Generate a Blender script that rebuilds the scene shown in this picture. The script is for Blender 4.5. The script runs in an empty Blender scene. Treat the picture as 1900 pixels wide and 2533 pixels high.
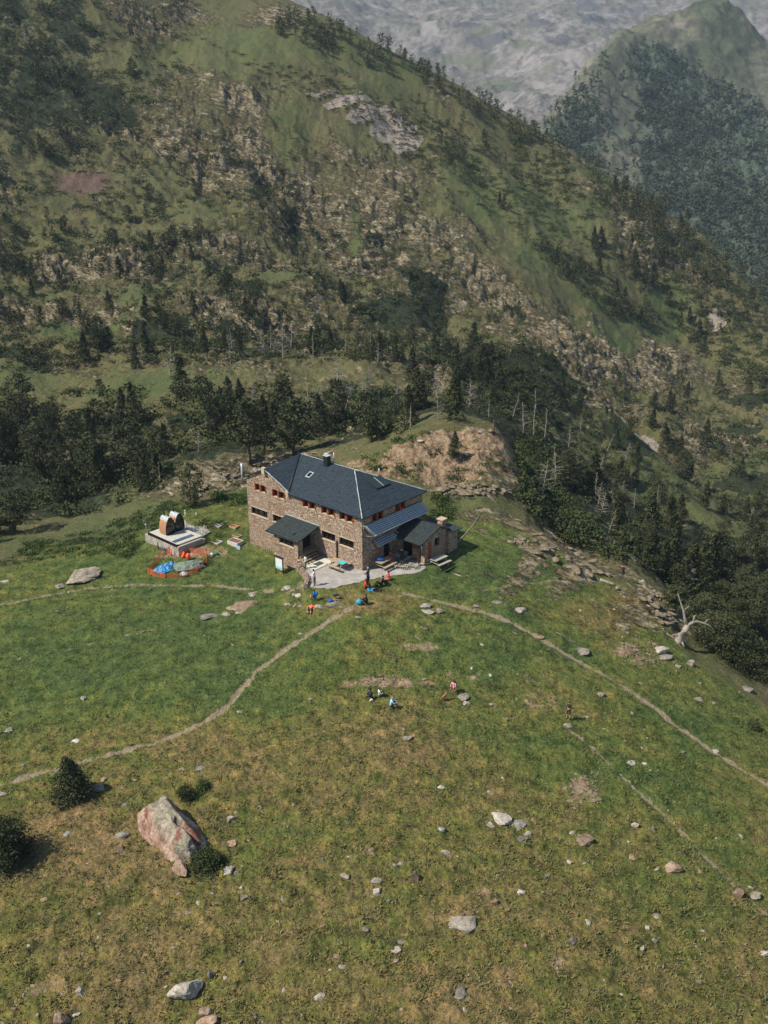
import bpy, math, random
import numpy as np
from mathutils import Vector, Matrix
random.seed(7); rng = np.random.default_rng(7)
sc = bpy.context.scene
COL = sc.collection
R = math.radians
# ------------------------------------------------------------------ camera, sky, sun, exposure
CZ = 38.0; PITCH = R(22.0); FPX = 2382.0            # focal length in pixels of a 1900 x 2533 picture
cam = bpy.data.cameras.new('camera'); camo = bpy.data.objects.new('camera', cam); COL.objects.link(camo)
camo.location = (0, 0, CZ); camo.rotation_euler = (R(90) - PITCH, 0, 0)
cam.sensor_fit = 'VERTICAL'; cam.sensor_height = 24.0; cam.sensor_width = 18.0
cam.lens = 24.0 * FPX / 2533.0; cam.clip_end = 9000; cam.clip_start = 0.5
sc.camera = camo
SUN_EL = R(50); SUN_AZ = R(-108)                     # azimuth from +Y, clockwise: from the left, a little behind the camera
sdir = Vector((math.sin(SUN_AZ) * math.cos(SUN_EL), math.cos(SUN_AZ) * math.cos(SUN_EL), math.sin(SUN_EL)))
w = bpy.data.worlds.new("World"); sc.world = w; w.use_nodes = True
nt = w.node_tree; bg = nt.nodes['Background']; sky = nt.nodes.new('ShaderNodeTexSky')
sky.sky_type = 'NISHITA'; sky.sun_disc = False; sky.sun_elevation = SUN_EL; sky.sun_rotation = SUN_AZ
sky.altitude = 2000
nt.links.new(sky.outputs[0], bg.inputs[0]); bg.inputs[1].default_value = 0.10
sun = bpy.data.lights.new('sun', 'SUN'); sun.energy = 4.4; sun.angle = R(0.6); sun.color = (1.0, 0.92, 0.80)
so = bpy.data.objects.new('sun', sun); COL.objects.link(so)
so.rotation_euler = sdir.to_track_quat('Z', 'Y').to_euler(); so.location = (-60, -20, 120)
sc.view_settings.view_transform = 'Standard'; sc.view_settings.look = 'None'; sc.view_settings.gamma = 1.0
sc.view_settings.exposure = 0.64
sc.cycles.max_bounces = 4; sc.cycles.diffuse_bounces = 2; sc.cycles.glossy_bounces = 2
sc.cycles.volume_bounces = 0; sc.cycles.transparent_max_bounces = 4

# ------------------------------------------------------------------ helpers: pixels of the photograph -> rays
CP, SP = math.cos(PITCH), math.sin(PITCH)
def ray(px, py):
    u = (px - 950) / FPX; v = -(py - 1266.5) / FPX
    return u, CP + v * SP, -SP + v * CP
def azslope(px, py):
    dx, dy, dz = ray(px, py); h = math.hypot(dx, dy)
    return math.atan2(dx, dy), dz / h
# ------------------------------------------------------------------ numpy noise
_G = rng.random((256, 256)) * 2 * np.pi
_GX, _GY = np.cos(_G), np.sin(_G)
def pn(x, y, s=0):
    x = x + s * 17.31; y = y + s * 9.77
    xi = np.floor(x).astype(np.int64); yi = np.floor(y).astype(np.int64)
    fx = x - xi; fy = y - yi
    u = fx * fx * fx * (fx * (fx * 6 - 15) + 10); v = fy * fy * fy * (fy * (fy * 6 - 15) + 10)
    def g(i, j, dx, dy):
        a = (xi + i) & 255; b = (yi + j) & 255
        return _GX[a, b] * dx + _GY[a, b] * dy
    n0 = g(0, 0, fx, fy) * (1 - u) + g(1, 0, fx - 1, fy) * u
    n1 = g(0, 1, fx, fy - 1) * (1 - u) + g(1, 1, fx - 1, fy - 1) * u
    return (n0 * (1 - v) + n1 * v) * 1.5
def fbm(x, y, o=4, s=0, g=0.5):
    a = 1; t = 0; r = 0
    for k in range(o):
        r = r + a * pn(x * 2 ** k, y * 2 ** k, s + k * 3.1); t += a; a *= g
    return r / t
def ridged(x, y, o=4, s=0, g=0.5):
    a = 1; t = 0; r = 0
    for k in range(o):
        r = r + a * (1 - np.abs(pn(x * 2 ** k, y * 2 ** k, s + k * 5.3)) * 2); t += a; a *= g
    return r / t
def sst(a, b, x):
    t = np.clip((x - a) / (b - a), 0, 1); return t * t * (3 - 2 * t)

# ------------------------------------------------------------------ relief as polar height fields
class Field:
    """A height field on an azimuth x distance grid about the origin, fitted to surveyed points (az, s, z)."""
    def __init__(self, pts, az0, az1, na, s0, s1, ns, c=0.05):
        P = np.array(pts, float); self.na, self.ns = na, ns
        self.az = np.linspace(az0, az1, na); self.ls = np.linspace(math.log(s0), math.log(s1), ns)
        K = 1.6
        q = np.stack([P[:, 0] * K, np.log(P[:, 1])], 1)
        d = np.sqrt(((q[:, None] - q[None]) ** 2).sum(-1) + c * c)
        n = len(q); A = np.zeros((n + 3, n + 3)); A[:n, :n] = d - np.eye(n) * 0.004
        A[:n, n] = 1; A[:n, n + 1:] = q; A[n, :n] = 1; A[n + 1:, :n] = q.T
        b = np.zeros(n + 3); b[:n] = P[:, 2]
        wts = np.linalg.solve(A, b)
        ca = np.linspace(az0, az1, 460); cs = np.linspace(self.ls[0], self.ls[-1], 520)
        AA, SS = np.meshgrid(ca * K, cs, indexing='ij')
        Z = wts[n] + wts[n + 1] * AA + wts[n + 2] * SS
        for i in range(n):
            Z += wts[i] * np.sqrt((AA - q[i, 0]) ** 2 + (SS - q[i, 1]) ** 2 + c * c)
        fa = (self.az - az0) / (az1 - az0) * 459; fs = (self.ls - cs[0]) / (cs[-1] - cs[0]) * 519
        ia = np.clip(fa.astype(int), 0, 458); js = np.clip(fs.astype(int), 0, 518)
        ta = (fa - ia)[:, None]; ts = (fs - js)[None]
        Z00 = Z[np.ix_(ia, js)]; Z10 = Z[np.ix_(ia + 1, js)]; Z01 = Z[np.ix_(ia, js + 1)]; Z11 = Z[np.ix_(ia + 1, js + 1)]
        self.Z = (Z00 * (1 - ta) + Z10 * ta) * (1 - ts) + (Z01 * (1 - ta) + Z11 * ta) * ts
        self.S = np.exp(self.ls)
        self.X = np.sin(self.az)[:, None] * self.S[None]; self.Y = np.cos(self.az)[:, None] * self.S[None]
    def h(self, x, y):
        a = math.atan2(x, y); s = math.log(max(math.hypot(x, y), 1e-3))
        fa = (a - self.az[0]) / (self.az[-1] - self.az[0]) * (self.na - 1); fs = (s - self.ls[0]) / (self.ls[-1] - self.ls[0]) * (self.ns - 1)
        fa = min(max(fa, 0), self.na - 1.001); fs = min(max(fs, 0), self.ns - 1.001)
        i, j = int(fa), int(fs); ta, ts = fa - i, fs - j; Z = self.Z
        return float((Z[i, j] * (1 - ta) + Z[i + 1, j] * ta) * (1 - ts) + (Z[i, j + 1] * (1 - ta) + Z[i + 1, j + 1] * ta) * ts)
    def hit(self, px, py):
        a, m = azslope(px, py)
        fa = (a - self.az[0]) / (self.az[-1] - self.az[0]) * (self.na - 1)
        if fa < 0 or fa > self.na - 1.01: return None
        i = int(fa); t = fa - i
        col = self.Z[i] * (1 - t) + self.Z[i + 1] * t
        k = np.nonzero(CZ + m * self.S <= col)[0]
        if len(k) == 0: return None
        s = self.S[k[0]]
        return Vector((math.sin(a) * s, math.cos(a) * s, float(col[k[0]])))
    def mesh(self, name, attrs, mat, mask=None):
        na, ns = self.na, self.ns
        co = np.stack([self.X, self.Y, self.Z], -1).reshape(-1, 3).astype(np.float32)
        idx = np.arange(na * ns).reshape(na, ns)
        q = np.stack([idx[:-1, :-1], idx[1:, :-1], idx[1:, 1:], idx[:-1, 1:]], -1).reshape(-1, 4)
        if mask is not None: q = q[mask[:-1, :-1].reshape(-1)]
        o = arr_obj(name, co, q, mat, smooth=True)
        for k, a in attrs.items():
            at = o.data.color_attributes.new(k, 'FLOAT_COLOR', 'POINT')
            at.data.foreach_set('color', a.reshape(-1, 4).astype(np.float32).ravel())
        return o
def arr_obj(name, co, faces, mat, smooth=False, parent=None):
    n = faces.shape[1]
    me = bpy.data.meshes.new(name); me.vertices.add(len(co)); me.vertices.foreach_set('co', np.ascontiguousarray(co, np.float32).ravel())
    me.loops.add(faces.size); me.loops.foreach_set('vertex_index', faces.astype(np.int32).ravel())
    me.polygons.add(len(faces)); me.polygons.foreach_set('loop_start', np.arange(0, faces.size, n, dtype=np.int32))
    me.polygons.foreach_set('loop_total', np.full(len(faces), n, np.int32))
    me.polygons.foreach_set('use_smooth', np.full(len(faces), smooth))
    me.update(calc_edges=True); 
    if mat: me.materials.append(mat)
    o = bpy.data.objects.new(name, me); COL.objects.link(o)
    if parent: o.parent = parent
    return o
def cp_r(px, py, r):     # surveyed point: along the ray at slant distance r
    dx, dy, dz = ray(px, py); L = math.sqrt(dx * dx + dy * dy + dz * dz)
    x, y, z = dx / L * r, dy / L * r, CZ + dz / L * r
    return (math.atan2(x, y), math.hypot(x, y), z)
def cp_z(px, py, z):     # along the ray down to height z
    dx, dy, dz = ray(px, py); t = (z - CZ) / dz
    return (math.atan2(dx, dy), math.hypot(dx, dy) * t, z)
def xyz(x, y, z): return (math.atan2(x, y), math.hypot(x, y), z)
def behind(p, ds, dz): return (p[0], p[1] + ds, p[2] + dz)

near = [cp_z(*p) for p in [
 (900,1430,0),(780,1430,0),(1000,1400,0),(1060,1380,0),(1150,1350,0.1),(1220,1330,0.2),(690,1470,-1.3),(620,1350,-1.85),(640,1420,-1.9),(680,1395,-1.6),
 (560,1290,-1.1),(420,1320,-1.4),(540,1340,-1.6),(440,1400,-2.2),(300,1400,-2.8),(150,1440,-3.2),(0,1480,-3.6),(0,1420,-3.8),(200,1360,-3.2),(90,1380,-3.8),(-300,1480,-5),
 (300,1600,-3),(0,1700,-3.8),(700,1600,-1.7),(950,1520,-.6),(950,1650,-1.6),(1200,1520,-1.1),(1200,1650,-2.4),(1500,1600,-3.6),(1700,1760,-5.6),(1900,1850,-7.5),
 (0,2000,-3.2),(500,2000,-2.4),(950,2000,-2.4),(1500,2000,-4),(1900,2200,-6),(0,2533,-2.4),(950,2533,-2.4),(1900,2533,-5),(-300,2000,-4),(-300,2533,-3),(2250,2000,-9),(2250,2533,-7),
 (1350,1420,-1.2),(1430,1380,-1.6),(1500,1440,-2.6),(1600,1470,-4),(1650,1560,-5),(1800,1665,-7.2),(1900,1740,-8.8),
 # the rocky hump behind the hut
 (1150,1250,1.0),(1080,1215,2.0),(1080,1195,3.2),(1180,1205,3.0),(950,1150,3.6),(1000,1105,5.2),(1100,1062,6.6),(1200,1072,6.2),(1275,1100,4.6),(1230,1150,3.8),(1240,1200,2.4),(1280,1260,1.0),(1330,1335,0),
 (520,1240,-1.0),(600,1215,-.8),(700,1135,-.6),(560,1160,-.8),(470,1225,-1.2)]]
near += [cp_r(*p) for p in [
 (1500,1300,140),(1620,1380,140),(1700,1420,135),(1900,1600,125),(1500,1250,152),(1380,1210,145),(1330,1150,142),(1300,1040,160),
 (1100,1030,152),(950,1060,140),(800,1060,143),(300,1290,112),(200,1270,124),(0,1330,118),(0,1200,138),(200,1150,142),(0,1050,163),(300,1060,152),(450,1000,162),(600,1020,155),
 (600,920,174),(780,908,176),(900,925,172),(450,945,170),(200,990,170),(600,870,197),(850,860,200),(0,930,190),(300,880,192),(1000,1000,166),(1200,1000,172),(1200,900,202),(1350,1050,185),
 (1500,1050,205),(1500,1150,188),(1700,1150,218),(1900,1200,238),(1900,1400,185),(1700,1280,184),
 (0,800,215),(0,600,255),(0,400,292),(0,200,328),(0,0,362),(500,800,216),(500,600,262),(500,400,305),(500,200,348),(500,0,400),
 (1000,850,222),(1000,600,284),(1000,400,333),(1000,250,370),(1300,800,268),(1300,600,322),(1300,400,376),(1550,900,292),(1550,700,342),(1700,750,360),(1700,950,312),(1900,1000,308),
 (-300,0,350),(-300,400,272),(-300,800,206),(-300,1200,142),(2200,1000,330),(2200,1300,225),(2200,1600,150),(2200,1780,110),
 (0,-250,410),(-300,-250,395),(500,-250,460)]]
ridge = [cp_r(*p) for p in [(700,-5,425),(850,62,412),(1000,135,402),(1150,215,405),(1290,295,410),(1420,380,408),(1550,462,402),(1720,565,396),(1850,690,388),(1960,830,380),(2200,930,385)]]
near += ridge + [behind(p, 60, -45) for p in ridge] + [behind(p, 160, -130) for p in ridge]
near += [behind(near[i], 120, -60) for i in range(len(near)) if False]
near += [xyz(0, 16, -2.2), xyz(14, 12, -3), xyz(-14, 12, -2.4), xyz(0, 27, -2.3)]
F = Field(near, R(-46), R(46), 1500, 14, 620, 1450)

# hut frame: origin at its front corner, X along the facade to the right, Y into the building
HC = Vector((-1.9737, 79.6429, 0)); HA = R(-41.0)
HX = Vector((math.cos(HA), math.sin(HA), 0)); HY = Vector((-HX.y, HX.x, 0))
def HW(x, y, z=0): return HC + HX * x + HY * y + Vector((0, 0, z))

def world_poly(pts): return [F.hit(*p) for p in pts]
def poly_sd(poly, X, Y):                      # signed distance, positive inside
    d = np.full(X.shape, 1e9); ins = np.zeros(X.shape, bool)
    n = len(poly)
    for i in range(n):
        ax, ay = poly[i][0], poly[i][1]; bx, by = poly[(i + 1) % n][0], poly[(i + 1) % n][1]
        ex, ey = bx - ax, by - ay; L = ex * ex + ey * ey + 1e-9
        t = np.clip(((X - ax) * ex + (Y - ay) * ey) / L, 0, 1)
        d = np.minimum(d, (X - ax - t * ex) ** 2 + (Y - ay - t * ey) ** 2)
        if ay != by:
            c = ((ay > Y) != (by > Y)) & (X < (bx - ax) * (Y - ay) / (by - ay) + ax)
            ins ^= c
    d = np.sqrt(d); return np.where(ins, d, -d)
def line_d(pts, X, Y):
    d = np.full(X.shape, 1e9)
    for a, b in zip(pts[:-1], pts[1:]):
        ex, ey = b[0] - a[0], b[1] - a[1]; L = ex * ex + ey * ey + 1e-9
        t = np.clip(((X - a[0]) * ex + (Y - a[1]) * ey) / L, 0, 1)
        d = np.minimum(d, (X - a[0] - t * ex) ** 2 + (Y - a[1] - t * ey) ** 2)
    return np.sqrt(d)
X, Y = F.X, F.Y
S2 = np.broadcast_to(F.S[None], X.shape)
mead_poly = world_poly([(-250,1500),(0,1405),(130,1350),(300,1335),(420,1262),(520,1235),(640,1185),(800,1175),(1110,1290),(1240,1300),(1400,1375),(1500,1420),(1620,1480),(1670,1560),(1710,1630),(1900,1760),(2250,1930)]) + [Vector((60, 20, 0)), Vector((-60, 20, 0))]
sd = poly_sd(mead_poly, X, Y)
wob = fbm(X * .12, Y * .12, 3, 5) * 3.0
MEAD = sst(-1.5, 2.0, sd + wob * .6)
Hbase = F.Z.copy()
W = 1 - MEAD
# broad folds, ledges and blocky rock relief outside the meadow
ca, sa = math.cos(R(66)), math.sin(R(66))
U = X * ca + Y * sa; V = -X * sa + Y * ca        # U: up and across the slope, V: along the ledges
dist_amp = sst(85, 240, S2)
n_big = fbm(U / 42, V / 70, 4, 1)
n_gul = ridged(X / 60 + Y / 220, Y / 190 - X / 400, 3, 2)
n_led = ridged(U / 9, V / 21, 4, 3)
n_blk = ridged(X / 3.1, Y / 3.1, 3, 4)
rockn = fbm(U / 16, V / 30, 5, 9)
def patch(px, py, rx, ry, soft=.6):
    c = F.hit(px, py)
    if c is None: return 0
    a = F.hit(px + rx, py); b = F.hit(px, py - ry); b2 = F.hit(px, py + ry)
    u = Vector(((a - c).x, (a - c).y)) if a else Vector((rx * c.length / FPX, 0))
    v1 = Vector(((b - c).x, (b - c).y)) if b else None
    v2 = Vector(((c - b2).x, (c - b2).y)) if b2 else None
    vs = [v for v in (v1, v2) if v is not None]; v = min(vs, key=lambda q: q.length)
    if abs(u.normalized().dot(v.normalized())) > .85: v = Vector((-u.y, u.x)).normalized() * v.length
    if v.length > 1.7 * max(rx, ry) * u.length / max(rx, 1e-6): v = v * (1.7 * max(rx, ry) * u.length / max(rx, 1e-6) / v.length)
    det = u.x * v.y - u.y * v.x
    if abs(det) < 1e-6: return 0
    dx = X - c.x; dy = Y - c.y
    p = (dx * v.y - dy * v.x) / det; q = (-dx * u.y + dy * u.x) / det
    return 1 - sst(1 - soft, 1 + soft, np.sqrt(p * p + q * q))
def patches(lst, soft=.6):
    m = np.zeros(X.shape)
    for p in lst: m = np.maximum(m, patch(*p[:4], soft) * (p[4] if len(p) > 4 else 1))
    return m
green_p = patches([(60,1335,110,30,1),(230,1300,120,26,.9),(360,1250,90,20,.7),(1150,1250,90,14,.5),(640,130,170,60,.8),(900,120,120,50,.8),(560,170,60,80,.7),(1250,500,120,60,1),(1150,420,60,50,.9),(1400,560,110,50,.9),(1480,820,130,22,1),(1590,810,120,30,.9),(1330,640,60,40,.9),(1500,460,70,30,.8),(1420,700,90,40,.6),
  (230,830,120,22,1),(340,760,60,25,.8),(380,960,160,30,.9),(560,930,120,16,.6),(780,920,120,14,.5),(120,700,60,25,.6),(690,700,60,30,.6),(880,560,14,60,.8),(60,920,110,35,.9),(930,240,70,30,.6),(700,330,60,50,.6),(1100,1300,300,40,0),
  (1190,830,90,25,.6),(1650,780,60,30,.8),(1600,1130,120,60,.6),(1820,1150,90,60,.6),(1750,1250,60,50,.6),(1480,740,50,25,.7),(330,180,60,40,.5),(500,520,60,30,.4)])
rock_p = patches([(500,300,220,110,.55),(650,420,200,80,.7),(760,520,170,80,.7),(900,520,150,80,.8),(960,450,120,70,.6),(1000,600,190,60,.9),(1100,700,140,40,.7),(1150,720,130,40,.9),(1500,880,190,80,1),(1450,830,120,30,1),(1620,620,100,90,.9),(1700,720,90,60,.6),(1560,500,80,50,.7),
  (330,650,300,60,.5),(150,780,200,60,.5),(620,800,160,40,.8),(700,930,120,22,.7),(150,1080,90,50,.6),(1350,940,150,60,.6),(900,60,160,30,.5),(700,45,110,40,.9),(450,60,100,60,.5),
  (520,1180,150,32,1),(640,1130,90,22,1),(1330,1352,80,24,.9),(1450,1400,60,18,.9),(1290,1300,70,20,1),(1620,1500,60,50,.9),(1200,1260,70,40,.6),(1750,1100,120,80,.5),(1420,1230,110,60,.7),(1330,1280,40,40,.9),(1300,1190,30,50,.9),(1400,1320,60,30,.9),(1550,1350,90,40,.6),(1190,1215,110,14,.8),(1240,800,60,60,.5),
  (200,1180,90,30,.6),(250,1430,45,10,.8),(1350,1080,60,60,.4)])
scree_p = patches([(800,245,50,8,.9),(860,268,60,12,1),(920,298,60,17,1),(975,332,60,22,1),(1010,360,40,16,.9),(1575,1024,42,9,1),(1770,830,25,15,1),(120,10,0,0,0)], .45)
redsc_p = patches([(205,445,70,26,1),(140,430,40,15,.6)], .9)
earth_p = patches([(1060,1125,170,55,1.1),(1190,1125,110,50,.95),(960,1160,60,22,.9),(1100,1190,120,16,1),(930,1683,100,16,.85),(1040,1600,70,12,.6),(1430,1945,36,24,.75),(1465,1975,26,20,.7),(1420,1985,22,22,.6),(1000,1690,80,12,.7),(1545,1608,34,20,.7),(1580,1630,22,18,.6),(1150,1680,60,14,.5),(1350,1730,60,30,.4),(1500,2230,0,0,0),(450,2265,30,6,.9),(1540,2300,14,10,.6),(1390,2380,30,16,.6),(1260,2400,24,12,.55),(1640,2430,22,12,.55),(920,2230,30,30,.5),(120,2450,60,30,.55),(900,2110,50,20,.4),(1190,2190,30,30,.4),(60,2180,80,40,.4),(1350,2010,60,20,.35),(660,2440,60,30,.35),(690,1330,70,20,.3),(480,1365,90,16,.9),(1110,1085,150,26,1),(1010,1112,70,24,.95),(900,1150,50,18,.7),(620,1350,30,10,.5),
   (130,1985,0,0,0),(150,2030,120,50,.25),(140,1090,70,60,.4),(650,945,110,15,.5),(820,925,120,12,.45),(980,960,90,16,.4),(760,1448,60,22,.5),(950,1470,120,25,.35),(1500,1460,130,22,.35),(1600,1480,60,25,.35)], .45)
dark_p = patches([(60,100,160,150,.6),(150,250,190,110,.8),(60,230,100,80,.7),(200,600,250,60,.5),(650,470,26,60,.9),(720,520,30,60,.8),(1060,730,60,60,.8),(1000,790,90,50,.8),(600,845,180,20,.5),(200,1050,220,50,.45),(100,1200,200,90,.6),(350,1130,120,40,.5),(900,1035,400,30,.7),(1350,1150,40,110,.9),(1450,1100,130,90,.45),(1700,1350,200,160,.65),(1850,1100,90,300,.55),(1300,950,90,60,.6),(470,720,180,40,.4),  # dark scrub; the tall patch right of the hump paints in cliff shade
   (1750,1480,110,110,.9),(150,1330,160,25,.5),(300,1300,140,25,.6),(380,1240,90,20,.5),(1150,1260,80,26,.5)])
lush = 0.42 + 0.25 * fbm(X / 14, Y / 14, 3, 12)
mz = sst(44, 82, S2 - X * .22 + fbm(X / 11, Y / 11, 3, 15) * 26)
lushm = 0.33 + 0.40 * mz + .30 * fbm(X / 7, Y / 7, 3, 14)
lushm = lushm + patches([(400,1620,430,130,.35),(500,1450,400,60,.2),(1150,1420,260,60,.35),(1250,1590,220,70,.25),(1600,1850,300,140,.25),(1750,2200,200,200,.15),(1200,1550,120,30,.2)]) - patches([(250,2080,260,110,.35),(600,2350,700,220,.03),(400,1830,500,60,.15),(800,1900,300,100,.18),(1100,2450,260,120,.15),(650,1420,60,20,.3),(920,1480,200,40,.4),(1150,1500,60,14,.3),(1560,1490,120,40,.3),(300,2350,260,120,.1)])
LUSH = np.clip(lush * (1 - MEAD) + lushm * MEAD + green_p * .36 * (1 - MEAD), 0, 1)
midz = sst(105, 120, S2) * sst(270, 200, S2)
slope_r = sst(0.02, .40, rockn + .05)
ROCK = np.clip((1 - MEAD) * (slope_r * .42 + .10 + .16 * midz + rock_p * .62 * (0.55 + .6 * sst(-.25, .25, n_led - .25)) - green_p * .55), 0, 1) + MEAD * rock_p * .35
ROCK = np.clip(ROCK - scree_p - .7 * redsc_p - earth_p * .6, 0, 1)
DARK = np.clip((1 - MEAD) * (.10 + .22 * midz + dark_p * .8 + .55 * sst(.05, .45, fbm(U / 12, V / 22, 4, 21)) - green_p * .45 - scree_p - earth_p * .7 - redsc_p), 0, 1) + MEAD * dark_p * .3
# relief
relief = dist_amp * (n_big * 9 + (n_gul - .5) * 8) + (n_led - .55) * (1.6 + 5.0 * dist_amp) * (0.14 + ROCK) + (n_blk - .5) * (.4 + 1.5 * dist_amp) * (.25 + ROCK * 1.2) + (ridged(U / 4.2, V / 13, 4, 8) - .55) * (.3 + 2.2 * dist_amp) * (.02 + ROCK)
relief = relief + fbm(X / 6, Y / 6, 4, 31) * .7
fade_r = 1 - .8 * sst(360, 400, S2)
F.Z = F.Z + W * relief * fade_r
gully = line_d([v for v in [F.hit(*p) for p in [(610,330),(700,440),(760,540),(830,600)]] if v], X, Y)
F.Z -= W * 5 * np.exp(-(gully / 9) ** 2)
gully = line_d([v for v in [F.hit(*p) for p in [(1010,690),(1080,760),(1140,830)]] if v], X, Y)
F.Z -= W * 4 * np.exp(-(gully / 7) ** 2)
gully = line_d([v for v in [F.hit(*p) for p in [(1310,1075),(1335,1130),(1350,1190),(1385,1260),(1440,1330)]] if v], X, Y)
F.Z -= W * 3.2 * np.exp(-(gully / 4.0) ** 2)
F.Z = F.Z + W * np.clip(earth_p, 0, 1) * ((ridged(X / 3.4 + Y / 9, Y / 2.4, 4, 93) - .5) * 1.3 + fbm(X / 7, Y / 7, 3, 94) * .8)
# meadow: swells, hollows and tussocks
tus = fbm(X / .9, Y / .9, 3, 41); tus2 = fbm(X / .35, Y / .35, 2, 45)
F.Z = F.Z + MEAD * (fbm(X / 9, Y / 9, 3, 40) * .45 + np.maximum(tus, 0) * .36 * (1 - .6 * sst(60, 90, S2)) + tus2 * .07 * (1 - sst(50, 80, S2)))
F.Z = F.Z + MEAD * earth_p * fbm(X / 1.6, Y / 1.6, 3, 43) * .35 * sst(90, 96, S2)
edge_rock = np.clip(patches([(1345,1350,66,17,1),(1450,1400,60,18,1),(1590,1490,70,50,.9),(1620,1530,50,40,.8)]), 0, 1)
F.Z = F.Z + edge_rock * MEAD * ((ridged(U / 1.6, V / 4.2, 4, 91) - .5) * 1.1 + .15)
ROCK = np.clip(ROCK + edge_rock * MEAD * .55, 0, 1)
# paths
def chain(pts):
    w = [F.hit(*p) for p in pts]; out = []
    for a, b in zip(w[:-1], w[1:]):
        n = max(2, int((b - a).length / .7))
        for k in range(n):
            t = k / n; out.append((a.x + (b.x - a.x) * t, a.y + (b.y - a.y) * t))
    out.append((w[-1].x, w[-1].y))
    o = np.array(out)
    for _ in range(6): o[1:-1] = (o[:-2] + 2 * o[1:-1] + o[2:]) / 4
    return o
PATHS = [
 ('left', chain([(-120,1975),(0,1945),(130,1905),(225,1880),(330,1852),(430,1820),(500,1795),(545,1765),(570,1740),(600,1700),(620,1672),(660,1640),(710,1605),(760,1572),(810,1540),(850,1515),(880,1500)]), .28, .95),
 ('spur', chain([(545,1765),(575,1725),(610,1678)]), .2, .55),
 ('right', chain([(1000,1470),(1060,1485),(1130,1500),(1190,1512),(1260,1535),(1330,1575),(1400,1620),(1480,1662),(1560,1712),(1640,1770),(1720,1828),(1800,1880),(1870,1925),(1990,1990)]), .27, .95),
 ('upper', chain([(-60,1505),(0,1500),(90,1480),(180,1458),(300,1448),(420,1450),(520,1449),(620,1455),(690,1462)]), .3, .65),
 ('track', chain([(40,1635),(200,1600),(330,1568),(450,1540),(560,1528),(680,1503),(740,1480)]), .16, .5),
 ('lower', chain([(1400,1795),(1440,1830),(1500,1880),(1560,1945),(1600,1975),(1660,2035),(1730,2105),(1790,2175),(1840,2215),(1900,2260),(1990,2330)]), .2, .7),
 ('middle', chain([(960,1530),(1010,1560),(1060,1590),(1110,1650)]), .14, .5),
 ('lawn', chain([(1150,1470),(1260,1452),(1340,1440),(1450,1432),(1530,1430)]), .2, .6)]
PATHM = np.zeros(X.shape)
for nm, c, wd, st in PATHS:
    sub = (np.abs(X - c[:, 0].mean()) < np.ptp(c[:, 0]) / 2 + 3) & (np.abs(Y - c[:, 1].mean()) < np.ptp(c[:, 1]) / 2 + 3)
    xs, ys = X[sub], Y[sub]
    dl = line_d(c[::2], xs, ys) + fbm(xs / 1.1, ys / 1.1, 3, 60) * .35
    m = (1 - sst(wd * .15, wd * 1.7, dl)) * st
    PATHM[sub] = np.maximum(PATHM[sub], m)
    F.Z[sub] -= .10 * m
# level ground for the hut, its terrace and the deck
terr_l = [(-6.0,-1.9),(-2.2,-4.6),(-1.2,-5.6),(0.6,-4.4),(1.6,-1.4),(3.9,2.6),(4.4,4.6),(4.2,9.5),(-15.2,9.5),(-15.2,.2),(-6.2,.2)]
tp = [HW(*p) for p in terr_l]
lx0, lx1 = -25, 12
sub = (X > -30) & (X < 14) & (Y > 70) & (Y < 100)
sdT = poly_sd(tp, X[sub], Y[sub])
zz = F.Z[sub]; k = sst(-.9, .1, sdT)
leftside = ((X[sub] - HC.x) * HX.x + (Y[sub] - HC.y) * HX.y) < -5
k = np.where(leftside & (sdT < 0), sst(-.15, .05, sdT), k)
F.Z[sub] = zz * (1 - k) + (-.03) * k
low = HW(-8, -3); dd = np.hypot(X[sub] - low.x, Y[sub] - low.y)
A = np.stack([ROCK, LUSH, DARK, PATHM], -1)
B = np.stack([scree_p * (1 - MEAD), redsc_p, earth_p, MEAD], -1)

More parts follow.
